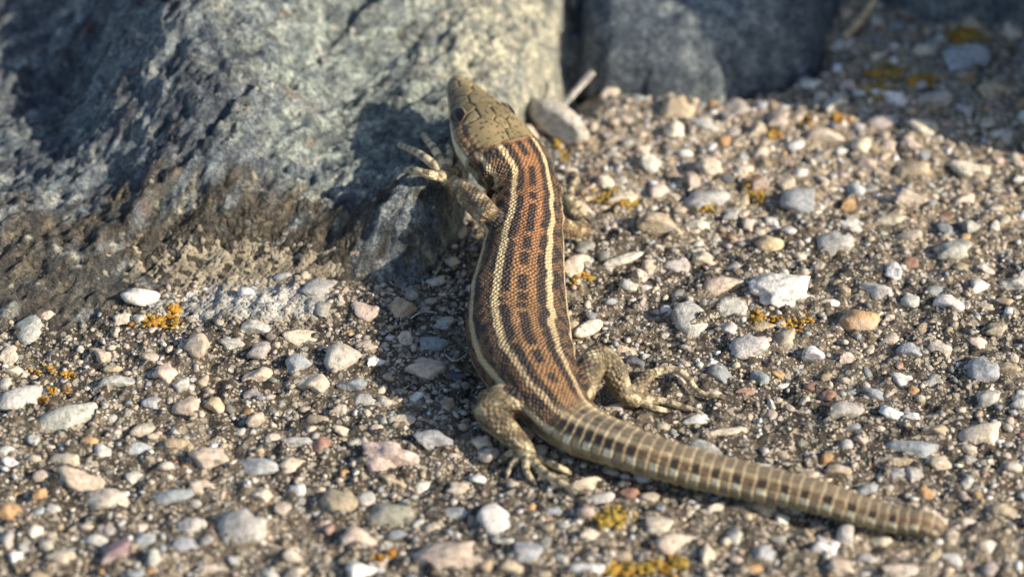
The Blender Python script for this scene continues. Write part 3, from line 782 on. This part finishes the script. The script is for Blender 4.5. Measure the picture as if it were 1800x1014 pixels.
# upper pale stripe
st1 = sst(26, 28.5, pj) * sst(37.5, 35, pj)
rear = sst(3.6, 5.0, bs)[:, None]
cb = cb * (1 - .95 * st1[:, None]) + .95 * st1[:, None] * (np.array([.66, .50, .27]) * (1 - rear) + np.array([.50, .36, .20]) * rear)
# lower pale stripe, broken into spots
st2 = sst(62, 66, pj) * sst(79, 74, pj) * sst(-.45, -.05, pn(qs / .20, np.sign(ph) * 8.1 + qs * 0, 98) + .3)
cb = mixc(cb, st2 * .92, [.58, .47, .28])
bel = sst(96, 112, ap + 8 * n_b)
belc = np.outer(sst(.0, .35, n_a), [.10, .085, .06]) + np.outer(1 - sst(.0, .35, n_a), [.42, .40, .27])
cb = cb * (1 - bel[:, None]) + belc * bel[:, None]
cb = mixc(cb, sst(125, 145, ap), [.55, .53, .38])

# --- tail: whorls
t_s = bs - (S_VENT + .28)
tail = sst(0, .45, t_s)
RP = 0.108
rp = RP * np.clip(1 - .022 * np.clip(t_s, 0, 9), .75, 1)
ringc = t_s / RP + .35 * pn(t_s / .5, t_s * 0 + .4, 108) + .10 * pn(ph / 30, t_s / .3, 109)
rf = ringc - np.floor(ringc); rk = np.floor(ringc)
ct = np.tile(np.array([.255, .168, .088]), (NVt, 1)) * (1 + .15 * n_b + .12 * n_f)[:, None]
ct = mixc(ct, sst(60, 100, ap), [.29, .235, .135])
ct = mixc(ct, .6 * sst(34, 20, ap), [.20, .17, .115])
alt = (rk % 2)
rnd = pn(rk * 1.37 + .5, np.sign(ph) * 2.5 + .2, 99)
dk1 = sst(30, 36, ap + 5 * n_f) * sst(62, 55, ap + 5 * n_f) * np.clip(np.where(alt > 0, 1, .30) * sst(-.9, -.3, rnd) + sst(1.6, .3, t_s), 0, 1)
ct = mixc(ct, .9 * dk1 * sst(0, .2, rf) * sst(1, .85, rf), [.030, .024, .020])
pl = sst(60, 66, ap) * sst(86, 79, ap) * np.where(alt > 0, 1.0, .25)
ct = mixc(ct, .96 * pl * sst(.1, .3, rf) * sst(1, .9, rf), [.74, .66, .46])
pl2 = sst(19, 23, ap) * sst(36, 31, ap) * np.clip(np.where(alt > 0, .15, .8) * sst(4.5, 1.0, t_s) + .8 * sst(1.4, .2, t_s), 0, .9)
ct = mixc(ct, pl2, [.50, .40, .23])
dk2 = sst(84, 90, ap) * sst(112, 104, ap) * np.where(alt > 0, .2, .7)
ct = mixc(ct, dk2 * .8, [.06, .05, .035])
vd = sst(9, 5, ap) * np.where(alt > 0, .7, 0) * sst(2.0, .3, t_s)
ct = mixc(ct, vd, [.05, .04, .03])
ct = mixc(ct, sst(.88, .95, rf) * (.26 + .25 * pn(rk * .9, ap / 40, 107)), [.48, .44, .30])
ct = mixc(ct, sst(.14, .02, rf) * .6, [.07, .055, .04])
stump = sst(SL - .10, SL - .01, bs)
ct = ct * (1 + .28 * pn(ph / 4.5, rk * .37, 110) * sst(.1, .3, rf))[:, None]
ct = mixc(ct, stump * .75, [.13, .085, .06])
cb = cb * (1 - tail[:, None]) + ct * tail[:, None]

# --- head
hd_ = 1 - bodyreg
hs = bs / S_HEAD                                    # 0 snout .. 1 rear of the head shields
topw = PR[kb, 0] * .80
pile = sst(-.015, .02, ly - .50 * PR[kb, 1]) * sst(S_HEAD + .02, S_HEAD - .03, bs + .5 * (lx / .4) ** 2 * .12)
# shields as cells around hand-placed centres (lateral cm, fraction of head length)
seeds = [(0, .04), (0, .17), (-.10, .29), (.10, .29), (0, .47), (-.21, .40), (.21, .40), (-.255, .55), (.255, .55), (-.22, .66), (.22, .66),
         (-.09, .68), (.09, .68), (0, .80), (-.21, .86), (.21, .86), (0, .96), (-.12, .12), (.12, .12)]
wts = [0, 0, 0, 0, .05, 0, 0, 0, 0, -.03, -.03, 0, 0, -.03, .05, .05, -.05, -.01, -.01]
sd = np.array([(a, b * S_HEAD) for a, b in seeds])
dist = np.sqrt((lx[:, None] - sd[None, :, 0]) ** 2 + ((bs[:, None] - sd[None, :, 1]) * .8) ** 2) - np.array(wts)[None]
ds = np.sort(dist, 1); cell = dist.argmin(1)
gap = ds[:, 1] - ds[:, 0]
tone = np.random.default_rng(5).uniform(.80, 1.16, len(seeds))[cell]
chd = np.tile(np.array([.225, .170, .082]), (NVt, 1)) * tone[:, None] * (1 + .14 * n_b)[:, None]
spk = sst(.34, .48, pn(bs / .046, lx / .034, 101) + .12 * pn(bs / .2, lx / .2, 106)) * sst(.1, .4, hs)
chd = mixc(chd, .85 * spk, [.035, .03, .02])
groove = sst(.017, .003, gap)
chd = mixc(chd, .6 * groove, [.07, .05, .028])
# sides of the head: brown granular temple, pale lips and throat
side_n = fbm(bs / .12, ly / .10, 3, 102)
chs = np.outer(sst(-.3, .3, side_n), [.30, .18, .09]) + np.outer(1 - sst(-.3, .3, side_n), [.085, .05, .028])
lipz = -.06 * PR[kb, 2]
lip = sst(lipz + .05, lipz - .02, ly)
chs = mixc(chs, lip, np.array([.60, .55, .38]))
mouth = sst(.018, .006, np.abs(ly + .52 * PR[kb, 2])) * sst(.95, .8, hs)
chs = mixc(chs, .7 * mouth, [.10, .08, .05])
snt = sst(.28, .10, hs)
chs = mixc(chs, .6 * snt * (1 - lip), [.27, .20, .11])
ear = sst(.075, .045, np.hypot(bs - 1.02 * S_HEAD, (ly + .10)))
chs = mixc(chs, .9 * ear, [.03, .02, .015])
ch = chs * (1 - pile[:, None]) + chd * pile[:, None]
cb = cb * (1 - hd_[:, None]) + ch * hd_[:, None]

# --- limbs
ln1 = fbm(ls / .16 + lk * 3, lang * .8, 3, 103); ln2 = fbm(ls / .07, lang * 1.5, 2, 104)
base_l = np.where((lk == 0)[:, None], np.array([.25, .175, .095]), np.array([.215, .165, .095]))
cl = base_l * (1 + .22 * ln1)[:, None]
cl = mixc(cl, .75 * sst(.28, .5, ln1 + .2 * ln2), [.55, .47, .29])
cl = mixc(cl, .7 * sst(-.25, -.5, ln1), [.06, .045, .03])
cl = mixc(cl, sst(2.0, 2.6, np.abs(lang)), [.50, .46, .32])
dig = lk == 2
cd = np.tile(np.array([.56, .46, .29]), (NVt, 1))
cd = mixc(cd, .8 * sst(.15, .45, np.sin(ls / .105 * 2 * math.pi / 1.0 * .7) + .3 * ln2) * sst(1.9, 1.3, np.abs(lang)), [.085, .06, .04])
cl = np.where(dig[:, None], cd, cl)
lw = sst(1.10, 1.30, rho_b) * is_limb
colr = cb * (1 - lw[:, None]) + cl * lw[:, None]
colr = np.clip(colr, .012, .85)

# --- real relief: scale folds, tail whorls, shields
disp = tail * .014 * (sst(0, .9, rf) - sst(.9, 1.0, rf) * 1.0) * (1 - lw)
disp = disp - hd_ * pile * (.022 * sst(.026, .0, gap)) + hd_ * pile * .008
disp = disp - .022 * hd_ * mouth * (1 - pile)
disp = disp - .05 * hd_ * ear * (1 - pile)
# loose skin folds on the neck and shoulder
fold = sst(S_HEAD + .0, S_HEAD + .25, bs) * sst(S_HEAD + 1.1, S_HEAD + .6, bs) * sst(45, 75, ap)
disp = disp + fold * .035 * ridge(bs / .32 + arc * .6, arc / .9, 2, 105) * (1 - lw)
disp = disp + .010 * n_b * (1 - hd_) * (1 - tail) * (1 - lw)
lv2 = lv + ln * disp[:, None]

# scale lattice coordinates (rotated 45 degrees: rows run diagonally)
sz = np.where(bs < S_HEAD + .05, .062, SC)
sz = np.where(tail > .5, .075, sz)
u_ = bs / sz; v_ = arc / sz
suv = np.stack([u_ + v_, u_ - v_, 0 * u_], -1) * .72
tv = tail > .5
suv[tv] = np.stack([ringc[tv], np.radians(ph[tv]) * 26 / (2 * math.pi), 0 * u_[tv]], -1)
head_side = (hd_ > .5)
suv[head_side] = np.stack([bs[head_side] / .060, ly[head_side] / .055, 0 * u_[head_side]], -1)
il = lw > .4
lsz = np.where(dig, .06, .055)
suv[il] = np.stack([(ls / lsz + lang * LR[kl] / lsz), (ls / lsz - lang * LR[kl] / lsz), 0 * ls], -1)[il] * .72 + 200
amt = np.ones(NVt); amt = amt * (1 - .97 * hd_ * pile) * (1 - .75 * hd_ * lip * (1 - pile)) * (1 - .6 * tail)
lm = mesh_np('lizard', lv2, lq)
set_col(lm, colr); set_vec(lm, suv, 'suv')
a_ = lm.attributes.new('scaleamt', 'FLOAT', 'POINT'); a_.data.foreach_set('value', amt.astype(np.float32))
lizard = tag(link('lizard', lm, M_LIZ), 'brown striped lizard stretched from the grit up onto the boulder, tail tip missing', 'lizard')

# --- eyes with lids, claws
k_eye = NT('eye_gloss'); M_EYE = k_eye.done((.010, .007, .005, 1), .22, None, .4)
M_LID = mat_plain('eyelid_skin', (.24, .165, .09), .5, .4, 40, .35, .01)
M_CLAW = mat_plain('claw_horn', (.10, .07, .045), .4, .5, 50, .3, .005)
ie = int(np.searchsorted(sq, .56 * S_HEAD))
for sgn in (-1, 1):
    hw_, hu_, hd2, _, _ = PR[ie]
    c = AX[ie] + SIDE[ie] * sgn * hw_ * .74 + UPL[ie] * hu_ * .26
    f = FWD[ie]; o_ = SIDE[ie] * sgn * .84 + UPL[ie] * .54; o_ /= np.linalg.norm(o_); w_ = np.cross(f, o_) * sgn
    v3, t3 = ICO[3]
    ev_ = c + o_ * .0 + v3[:, [0]] * f * .165 + v3[:, [1]] * w_ * .098 + v3[:, [2]] * o_ * .082
    eye = link('eye', mesh_np('eye', ev_, None, t3), M_EYE, lizard)
    # lid: an almond ring around the eyeball
    na, nb_ = 40, 10
    A, B = np.meshgrid(np.linspace(0, 2 * math.pi, na, endpoint=False), np.linspace(0, 2 * math.pi, nb_, endpoint=False), indexing='ij')
    rr = .018 + .007 * np.sin(A)
    ex_ = np.cos(A) * (.162 + rr * np.cos(B)); ey_ = np.sin(A) * (.096 * (1 - .25 * np.cos(A) ** 2) + rr * np.cos(B)); ez_ = .030 + rr * 1.1 * np.sin(B) - .045 * np.cos(A) ** 2
    lid = c + ex_[..., None] * f + ey_[..., None] * w_ + ez_[..., None] * o_
    ii = np.arange(na * nb_).reshape(na, nb_)
    q_ = np.stack([ii, np.roll(ii, -1, 0), np.roll(np.roll(ii, -1, 0), -1, 1), np.roll(ii, -1, 1)], -1).reshape(-1, 4)
    link('eyelid', mesh_np('eyelid', lid.reshape(-1, 3), q_), M_LID, eye)
for (p, t, r) in CLAWS:
    a = np.linspace(0, 2 * math.pi, 8, endpoint=False)
    sd_ = np.cross(t, [0, 0, 1.0]); sd_ /= np.linalg.norm(sd_); up_ = np.cross(sd_, t)
    rings = []
    for f_, rr in ((-.01, .9), (.03, .62), (.055, .3)):
        c = p + t * f_ + np.array([0, 0, -1.0]) * (max(f_, 0) ** 2 * 6)
        rings.append(c + r * rr * (np.cos(a)[:, None] * sd_ + np.sin(a)[:, None] * up_))
    tip = p + t * .075 - np.array([0, 0, .035])
    vv = np.concatenate(rings + [tip[None]])
    k3 = np.arange(24).reshape(3, 8)
    q_ = np.stack([k3[:-1], np.roll(k3, -1, 1)[:-1], np.roll(k3, -1, 1)[1:], k3[1:]], -1).reshape(-1, 4)
    tr = np.stack([k3[-1], np.roll(k3[-1], -1), np.full(8, 24)], -1)
    link('claw', mesh_np('claw', vv, q_, tr), M_CLAW, lizard)

# ------------------------------------------------------------------ pebbles set in the ground
def rng_scale(v): return 1 / np.abs(v).max(0)
def pebble_shape(seed, sub=3, cuts=9, rough=.06, lo=.62):
    r = np.random.default_rng(seed); v, t = ICO[sub]; v = v.copy()
    for _ in range(cuts):
        n = r.normal(size=3); n /= np.linalg.norm(n); o = r.uniform(lo, .92)
        d = v @ n; k = d > o
        v[k] -= np.outer((d[k] - o) * .96, n)
    nn = pn(v[:, 0] * 1.6 + seed, v[:, 1] * 1.6 + v[:, 2] * 1.3, seed) + .5 * pn(v[:, 0] * 3.5 + v[:, 2] * 2, v[:, 1] * 3.5 + seed, seed + 3)
    v = v * (1 + rough * nn)[:, None]
    return v * rng_scale(v), t
PEB = []
for i in range(22):
    v, t = pebble_shape(300 + i, 3, 7 + i % 9, .08 + .07 * (i % 4), .36 + .05 * (i % 6))
    PEB.append(mesh_np('pebble_shape', v, None, t)); PEB[-1].materials.append(M_PEB)
PEBR = []
for i in range(3):
    v, t = pebble_shape(400 + i, 4, 10, .30, .6)
    PEBR.append(mesh_np('rough_pebble_shape', v, None, t)); PEBR[-1].materials.append(M_PEB)
body_xy = AX[::8, :2]; body_w = PR[::8, 0]; body_z = (AX[:, 2] - PR[:, 2])[::8]
limb_xy = LP[::2, :2]; limb_r = LR[::2]; limb_z = LP[::2, 2] - LR[::2]
def clear_height(x, y, r):
    """highest the stone may reach under the animal"""
    d = np.hypot(body_xy[:, 0] - x, body_xy[:, 1] - y) - body_w - r * .8
    m = body_z[d < 0].min() if (d < 0).any() else 9
    d = np.hypot(limb_xy[:, 0] - x, limb_xy[:, 1] - y) - limb_r - r * .8
    if (d < 0).any(): m = min(m, limb_z[d < 0].min())
    return m
MASSV, MASST, MASSC = [], [], []; moff = 0
def mass_add(v, t, c):
    global moff
    MASSV.append(v); MASST.append(t + moff); MASSC.append(np.tile(c, (len(v), 1))); moff += len(v)
SMALL = [pebble_shape(500 + i, 2, 8, .22, .42) for i in range(12)]
TINY = [pebble_shape(600 + i, 1, 4, .30, .5) for i in range(10)]
for i, b in enumerate(big):
    x, y, sx, sy, sz_, rot, c, kind, area, zs = b
    zc = zs + sz_ * .18
    lim = clear_height(x, y, min(sx, sy))
    if zc + sz_ > lim: zc = lim - sz_
    if i >= nh: c = tuple(c)
    else: c = tuple(jit(c, .06))
    R = Matrix.Rotation(math.radians(rot), 4, 'Z') @ Matrix.Rotation(rng.normal(0, .13), 4, 'X') @ Matrix.Rotation(rng.normal(0, .13), 4, 'Y')
    if i in chosen:
        me = PEBR[i % 3] if kind == 'rough' else PEB[rng.integers(len(PEB))]
        o = bpy.data.objects.new('pebble', me); col.objects.link(o); o.parent = ground
        o.matrix_local = Matrix.Translation(Vector((x, y, zc)) * S) @ R @ Matrix.Diagonal((sx, sy, sz_, 1.0))
        o.color = (*c, 1)
        if kind == 'rough' and c[0] > .7: o['label'] = 'rough white quartz lump'
    else:
        v, t = SMALL[i % 12]
        R3 = np.array(R.to_3x3())
        mass_add((v * [sx, sy, sz_]) @ R3.T + [x, y, zc], t, c)
for (x, y, r) in extra:
    if r > .10: continue
    v, t = SMALL[rng.integers(12)] if r > .06 else TINY[rng.integers(10)]
    a = rng.uniform(0, 6.28); ca, sa = math.cos(a), math.sin(a)
    s3 = r * np.array([rng.uniform(.9, 1.6), rng.uniform(.65, 1.1), rng.uniform(.4, .75)])
    vv = v * s3; vv = np.stack([vv[:, 0] * ca - vv[:, 1] * sa, vv[:, 0] * sa + vv[:, 1] * ca, vv[:, 2]], -1)
    zc = float(lookup(ZG, x, y)) + s3[2] * .05
    lim = clear_height(x, y, r)
    if zc + s3[2] > lim: zc = lim - s3[2]
    mass_add(vv + [x, y, zc], t, jit(PAL[pk[rng.choice(len(pk), p=pw)]], .2) * .86)
gm = mesh_np('grit', np.concatenate(MASSV), None, np.concatenate(MASST), smooth=False)
set_col(gm, np.concatenate(MASSC))
grit = tag(link('grit', gm, M_GRAIN, ground), kind='stuff')

# ------------------------------------------------------------------ lichens
def lichen(name, label, spots, n, r, colors, cat='lichen', flat=.45):
    Vv, Tt, Cc = [], [], []; off = 0
    for k in range(int(n * 1.9)):
        u, v, su, sv = spots[rng.integers(len(spots))]
        uu, vv = u + rng.normal(0, su * .34), v + rng.normal(0, sv * .34)
        p = hit(uu, vv); rad = r * .70 * rng.uniform(.45, 1.3)
        b, t = SMALL[rng.integers(12)]
        q = b * [rad * rng.uniform(.8, 1.3), rad * rng.uniform(.8, 1.2), rad * rng.uniform(.28, .5)] + [p[0], p[1], float(lookup(SURF, p[0], p[1])) + rad * flat * .5 + rng.uniform(0, .03)]
        Vv.append(q); Tt.append(t + off); off += len(q)
        c = np.array(colors[rng.integers(len(colors))]) * rng.uniform(.75, 1.2); Cc.append(np.tile(c, (len(q), 1)))
    m = mesh_np(name, np.concatenate(Vv), None, np.concatenate(Tt)); set_col(m, np.clip(np.concatenate(Cc), .01, .85))
    return tag(link(name, m, M_LICHEN), label, cat, 'orange lichen patches')
OR = [(.42, .21, .03), (.46, .25, .035), (.34, .15, .02), (.33, .23, .06)]; OL = [(.34, .24, .05), (.42, .27, .04), (.28, .2, .05)]
lichen('orange_lichen', 'bright orange lichen at the foot of the boulder beside white crust', [(275, 568, 60, 16), (305, 548, 20, 12)], 70, .042, OR)
lichen('orange_lichen', 'sparse orange lichen dots beside a large bladed grey pebble', [(85, 655, 50, 14), (125, 662, 24, 14), (105, 690, 40, 10), (78, 705, 14, 10)], 46, .034, OR)
lichen('orange_lichen', 'mustard lichen clump just beyond the fingers of the right forefoot', [(1075, 352, 44, 22), (1105, 358, 22, 14)], 110, .034, OL + OR[:1])
lichen('orange_lichen', 'small orange lichen spots right beside the lizard flank', [(1018, 480, 22, 14), (1034, 490, 12, 12), (1010, 492, 14, 16)], 34, .036, OR + OL)
lichen('orange_lichen', 'orange lichen crust just in front of the rough white quartz lump', [(1395, 572, 40, 26), (1330, 562, 18, 14), (1370, 568, 20, 10)], 90, .034, OR)
lichen('orange_lichen', 'orange lichen patch on the gravel behind the wedge of brown stone', [(1325, 325, 34, 30), (1335, 350, 24, 14), (1240, 368, 20, 10)], 60, .04, OR + OL)
lichen('orange_lichen', 'strip of ochre lichen between the lizard neck and long pale pebble', [(968, 232, 8, 18), (980, 258, 12, 18), (990, 275, 12, 14)], 60, .034, OL + OR[:2])
lichen('orange_lichen', 'dull mustard lichen clump on the grit below the tail', [(1075, 912, 46, 26)], 90, .034, OL)
lichen('orange_lichen', 'broad orange lichen patch on the grit beside a flat white chip', [(1140, 1000, 70, 20), (1085, 1004, 30, 16), (1190, 990, 24, 14)], 150, .038, OR + OL)
lichen('orange_lichen', 'few orange lichen dots beside a pointed pink pebble', [(668, 982, 26, 10), (690, 975, 12, 8)], 12, .04, OR[:3])
lichen('orange_lichen', 'large blurred orange and olive lichen patch on the shaded far gravel', [(1560, 130, 60, 22), (1545, 160, 50, 20), (1620, 145, 30, 14)], 140, .05, OR + OL)
lichen('orange_lichen', 'rusty orange lichen patch at the foot of the far shaded rock', [(1700, 66, 60, 18)], 90, .05, OR)
lichen('orange_lichen', 'scattered orange lichen flecks on far sunlit gravel', [(1420, 215, 30, 14), (1475, 212, 16, 14), (1360, 240, 14, 10)], 30, .045, OR)

# cracked crust lichen: one sheet of tiny domed plates that follows ground and boulder foot
def crust_sheet(name, label):
    h = .0125
    x_ = np.arange(-4.6, -1.2, h); y_ = np.arange(-.95, 1.25, h * .8)
    X, Y = np.meshgrid(x_, y_, indexing='ij'); x, y = X.ravel(), Y.ravel()
    ya = y; y = y * 1.55                    # plates are foreshortened on the slope, so narrower in plan
    r = np.random.default_rng(17)
    cell = .066; ni, nj = int(3.4 / cell) + 4, int(3.6 / cell) + 4
    PX = -4.7 + (np.arange(ni)[:, None] + .5 * (np.arange(nj)[None] % 2) + r.uniform(.22, .78, (ni, nj))) * cell; PY = -1.6 + (np.arange(nj)[None] + r.uniform(.22, .78, (ni, nj))) * cell
    ci = np.floor((x + 4.7) / cell).astype(int); cj = np.floor((y + 1.6) / cell).astype(int)
    d1 = np.full(len(x), 9.); d2 = np.full(len(x), 9.); who = np.zeros(len(x), int)
    for a in (-1, 0, 1):
        for b in (-1, 0, 1):
            i = np.clip(ci + a, 0, ni - 1); j = np.clip(cj + b, 0, nj - 1)
            d = np.hypot(PX[i, j] - x, PY[i, j] - y); w = i * nj + j
            n = d < d1
            d2 = np.where(n, d1, np.minimum(d2, d)); who = np.where(n, w, who); d1 = np.where(n, d, d1)
    edge = (d2 - d1) / cell
    cx = PX.ravel()[who]; cy = PY.ravel()[who] / 1.55
    m = crust_mask(cx, cy) + .55 * pn(cx / .11, cy / .11, 131) + r.normal(0, .12, ni * nj)[who]
    on_ = m > .50
    y = ya; base = lookup(SURF, x, y)
    hgt = r.uniform(.004, .010, ni * nj)[who]
    z = base + np.where(on_, sst(.0, .32, edge) * hgt * (1 - .35 * sst(.45, .9, 1 - d1 / cell * 1.6)) + .006, -.03) - np.where(edge < .08, .012, 0)
    keep = on_.reshape(X.shape); fk = keep[:-1, :-1] | keep[1:, 1:]
    idd = np.arange(len(x)).reshape(X.shape)
    q = np.stack([idd[:-1, :-1], idd[1:, :-1], idd[1:, 1:], idd[:-1, 1:]], -1)[fk]
    used, inv = np.unique(q.ravel(), return_inverse=True)
    wh = white_mask(cx, cy) + r.normal(0, .18, ni * nj)[who]
    t = sst(.25, .7, wh)[:, None]
    c = np.array([.31, .26, .18]) * (1 - t) + np.array([.40, .38, .34]) * t
    c = c * (r.uniform(.66, 1.15, ni * nj)[who] * (1 + .35 * pn(x / .3, y / .3, 133)))[:, None]
    spot = (sst(.30, .16, d1 / cell) * (r.random(ni * nj)[who] < .35))[:, None]
    c = c * (1 - .55 * spot) + np.array([.20, .15, .10]) * .55 * spot
    c = np.where((edge < .07)[:, None], np.array([.07, .055, .04]), c)
    me_ = mesh_np(name, np.stack([x, y, z], -1)[used], inv.reshape(-1, 4)); set_col(me_, np.clip(c[used], .02, .8))
    return tag(link(name, me_, M_LICHEN), label, 'lichen')
crust_sheet('crust_lichen', 'cracked white and tan crust lichen spreading at the foot of the boulder')

# ------------------------------------------------------------------ loose bits: long pebble, twigs, straw, stalks
def free_stone(label, u, v, L, W, H, turn, c, seed, lift=.0, tilt=0):
    v3, t3 = pebble_shape(seed, 4, 7, .07, .6)
    m = mesh_np('loose_pebble', v3 * [L, W, H], None, t3); m.materials.append(M_PEB)
    p = hit(u, v)
    o = bpy.data.objects.new('loose_pebble', m); col.objects.link(o)
    o.matrix_world = Matrix.Translation(Vector((p[0], p[1], float(lookup(SURF, p[0], p[1])) + H * .62 + lift)) * S) @ Matrix.Rotation(math.radians(turn), 4, 'Z') @ Matrix.Rotation(math.radians(tilt), 4, 'Y')
    o.color = (*c, 1)
    return tag(o, label, 'pebble')
free_stone('long smooth pale pebble lying behind the lizard neck', 980, 228, .52, .22, .20, -52, (.56, .50, .41), 811)
free_stone('small white chip between the lizard neck and long pale pebble', 946, 216, .085, .075, .09, 20, (.84, .82, .76), 812)

M_TWIG = mat_plain('dry_wood', (.40, .37, .32), .8, .3, 12, .4, .03)
M_STRAW = mat_plain('dry_straw', (.46, .35, .20), .7, .3, 12, .35, .02)
def stick(name, label, pts, rads, mat, cat):
    pts = np.asarray(pts, float); t = np.concatenate([[0], np.cumsum(np.linalg.norm(np.diff(pts, axis=0), axis=1))])
    q = np.linspace(0, t[-1], 30); p = spline(t, pts, q) if len(pts) > 2 else np.stack([np.interp(q, t, pts[:, c]) for c in range(3)], -1)
    r = np.interp(q, t, rads) * (1 + .12 * pn(q / .15, q * 0 + .3, 121))
    tg = np.gradient(p, axis=0); tg /= np.linalg.norm(tg, axis=1)[:, None]
    sd_ = np.cross(tg, [.1, .2, .97]); sd_ /= np.linalg.norm(sd_, axis=1)[:, None]; up_ = np.cross(sd_, tg)
    a = np.linspace(0, 2 * math.pi, 10, endpoint=False)
    ring = p[:, None] + r[:, None, None] * (np.cos(a)[None, :, None] * sd_[:, None] + .75 * np.sin(a)[None, :, None] * up_[:, None])
    k = np.arange(300).reshape(30, 10)
    q_ = np.stack([k[:-1], np.roll(k, -1, 1)[:-1], np.roll(k, -1, 1)[1:], k[1:]], -1).reshape(-1, 4)
    vv = np.concatenate([ring.reshape(-1, 3), p[[0]], p[[-1]]])
    tr = np.concatenate([np.stack([np.roll(k[0], -1), k[0], np.full(10, 300)], -1), np.stack([k[-1], np.roll(k[-1], -1), np.full(10, 301)], -1)])
    return tag(link(name, mesh_np(name, vv, q_, tr), mat), label, cat)
stick('twig', 'short grey broken twig in the dark gap between the two blue-grey rocks', [P(984, 192, .0), P(1012, 160, .16), P(1042, 126, .34)], [.045, .05, .055], M_TWIG, 'twig')
stick('straw', 'tan straw leaning against the far rocks', [on(1484, 66, .05), P(1512, 34, .28), P(1545, -12, .62)], [.06, .062, .05], M_STRAW, 'straw')
stick('grass_stalk', 'hair-thin dry stalk hanging in the dark gap below the boulder corner', [on(752, 506, .02), on(768, 478, .03), on(786, 440, .03)], [.009, .009, .006], M_STRAW, 'stalk')
stick('fiber', 'thin curled pale fibre on the dark grit left of the lizard belly', [on(722, 560, .03), on(742, 548, .05), on(768, 550, .04)], [.011, .012, .008], M_TWIG, 'fibre')
stick('fiber', 'thin pale fibre curled on dark grit above the left hind knee', [on(782, 622, .03), on(800, 634, .04), on(822, 620, .04)], [.010, .011, .007], M_TWIG, 'fibre')
M_SHELL = mat_plain('pale_flake', (.50, .45, .36), .7, .35, 14, .4, .04)
def flake(label, u0, v0, u1, v1, w, seed):
    a = on(u0, v0, .06); b = on(u1, v1, .06); d = b - a; L = np.linalg.norm(d)
    v3, t3 = pebble_shape(seed, 3, 6, .10, .6)
    f = d / L; sd_ = np.cross(f, [0, 0, 1]); sd_ /= np.linalg.norm(sd_); up_ = np.cross(sd_, f)
    q = (a + b) / 2 + v3[:, [0]] * f * L * .54 + v3[:, [1]] * sd_ * w + v3[:, [2]] * up_ * w * .8
    return tag(link('stone_flake', mesh_np('stone_flake', q, None, t3), M_SHELL), label, 'flake')
flake('short white splinter of stone beside the lizard right flank', 994, 466, 1036, 450, .075, 821)
flake('long pale splinter of stone on dark grit right of the lizard', 1060, 466, 1130, 446, .065, 822)
flake('cream splinter of stone touching the lizard side above its right knee', 1012, 588, 1058, 566, .09, 823)
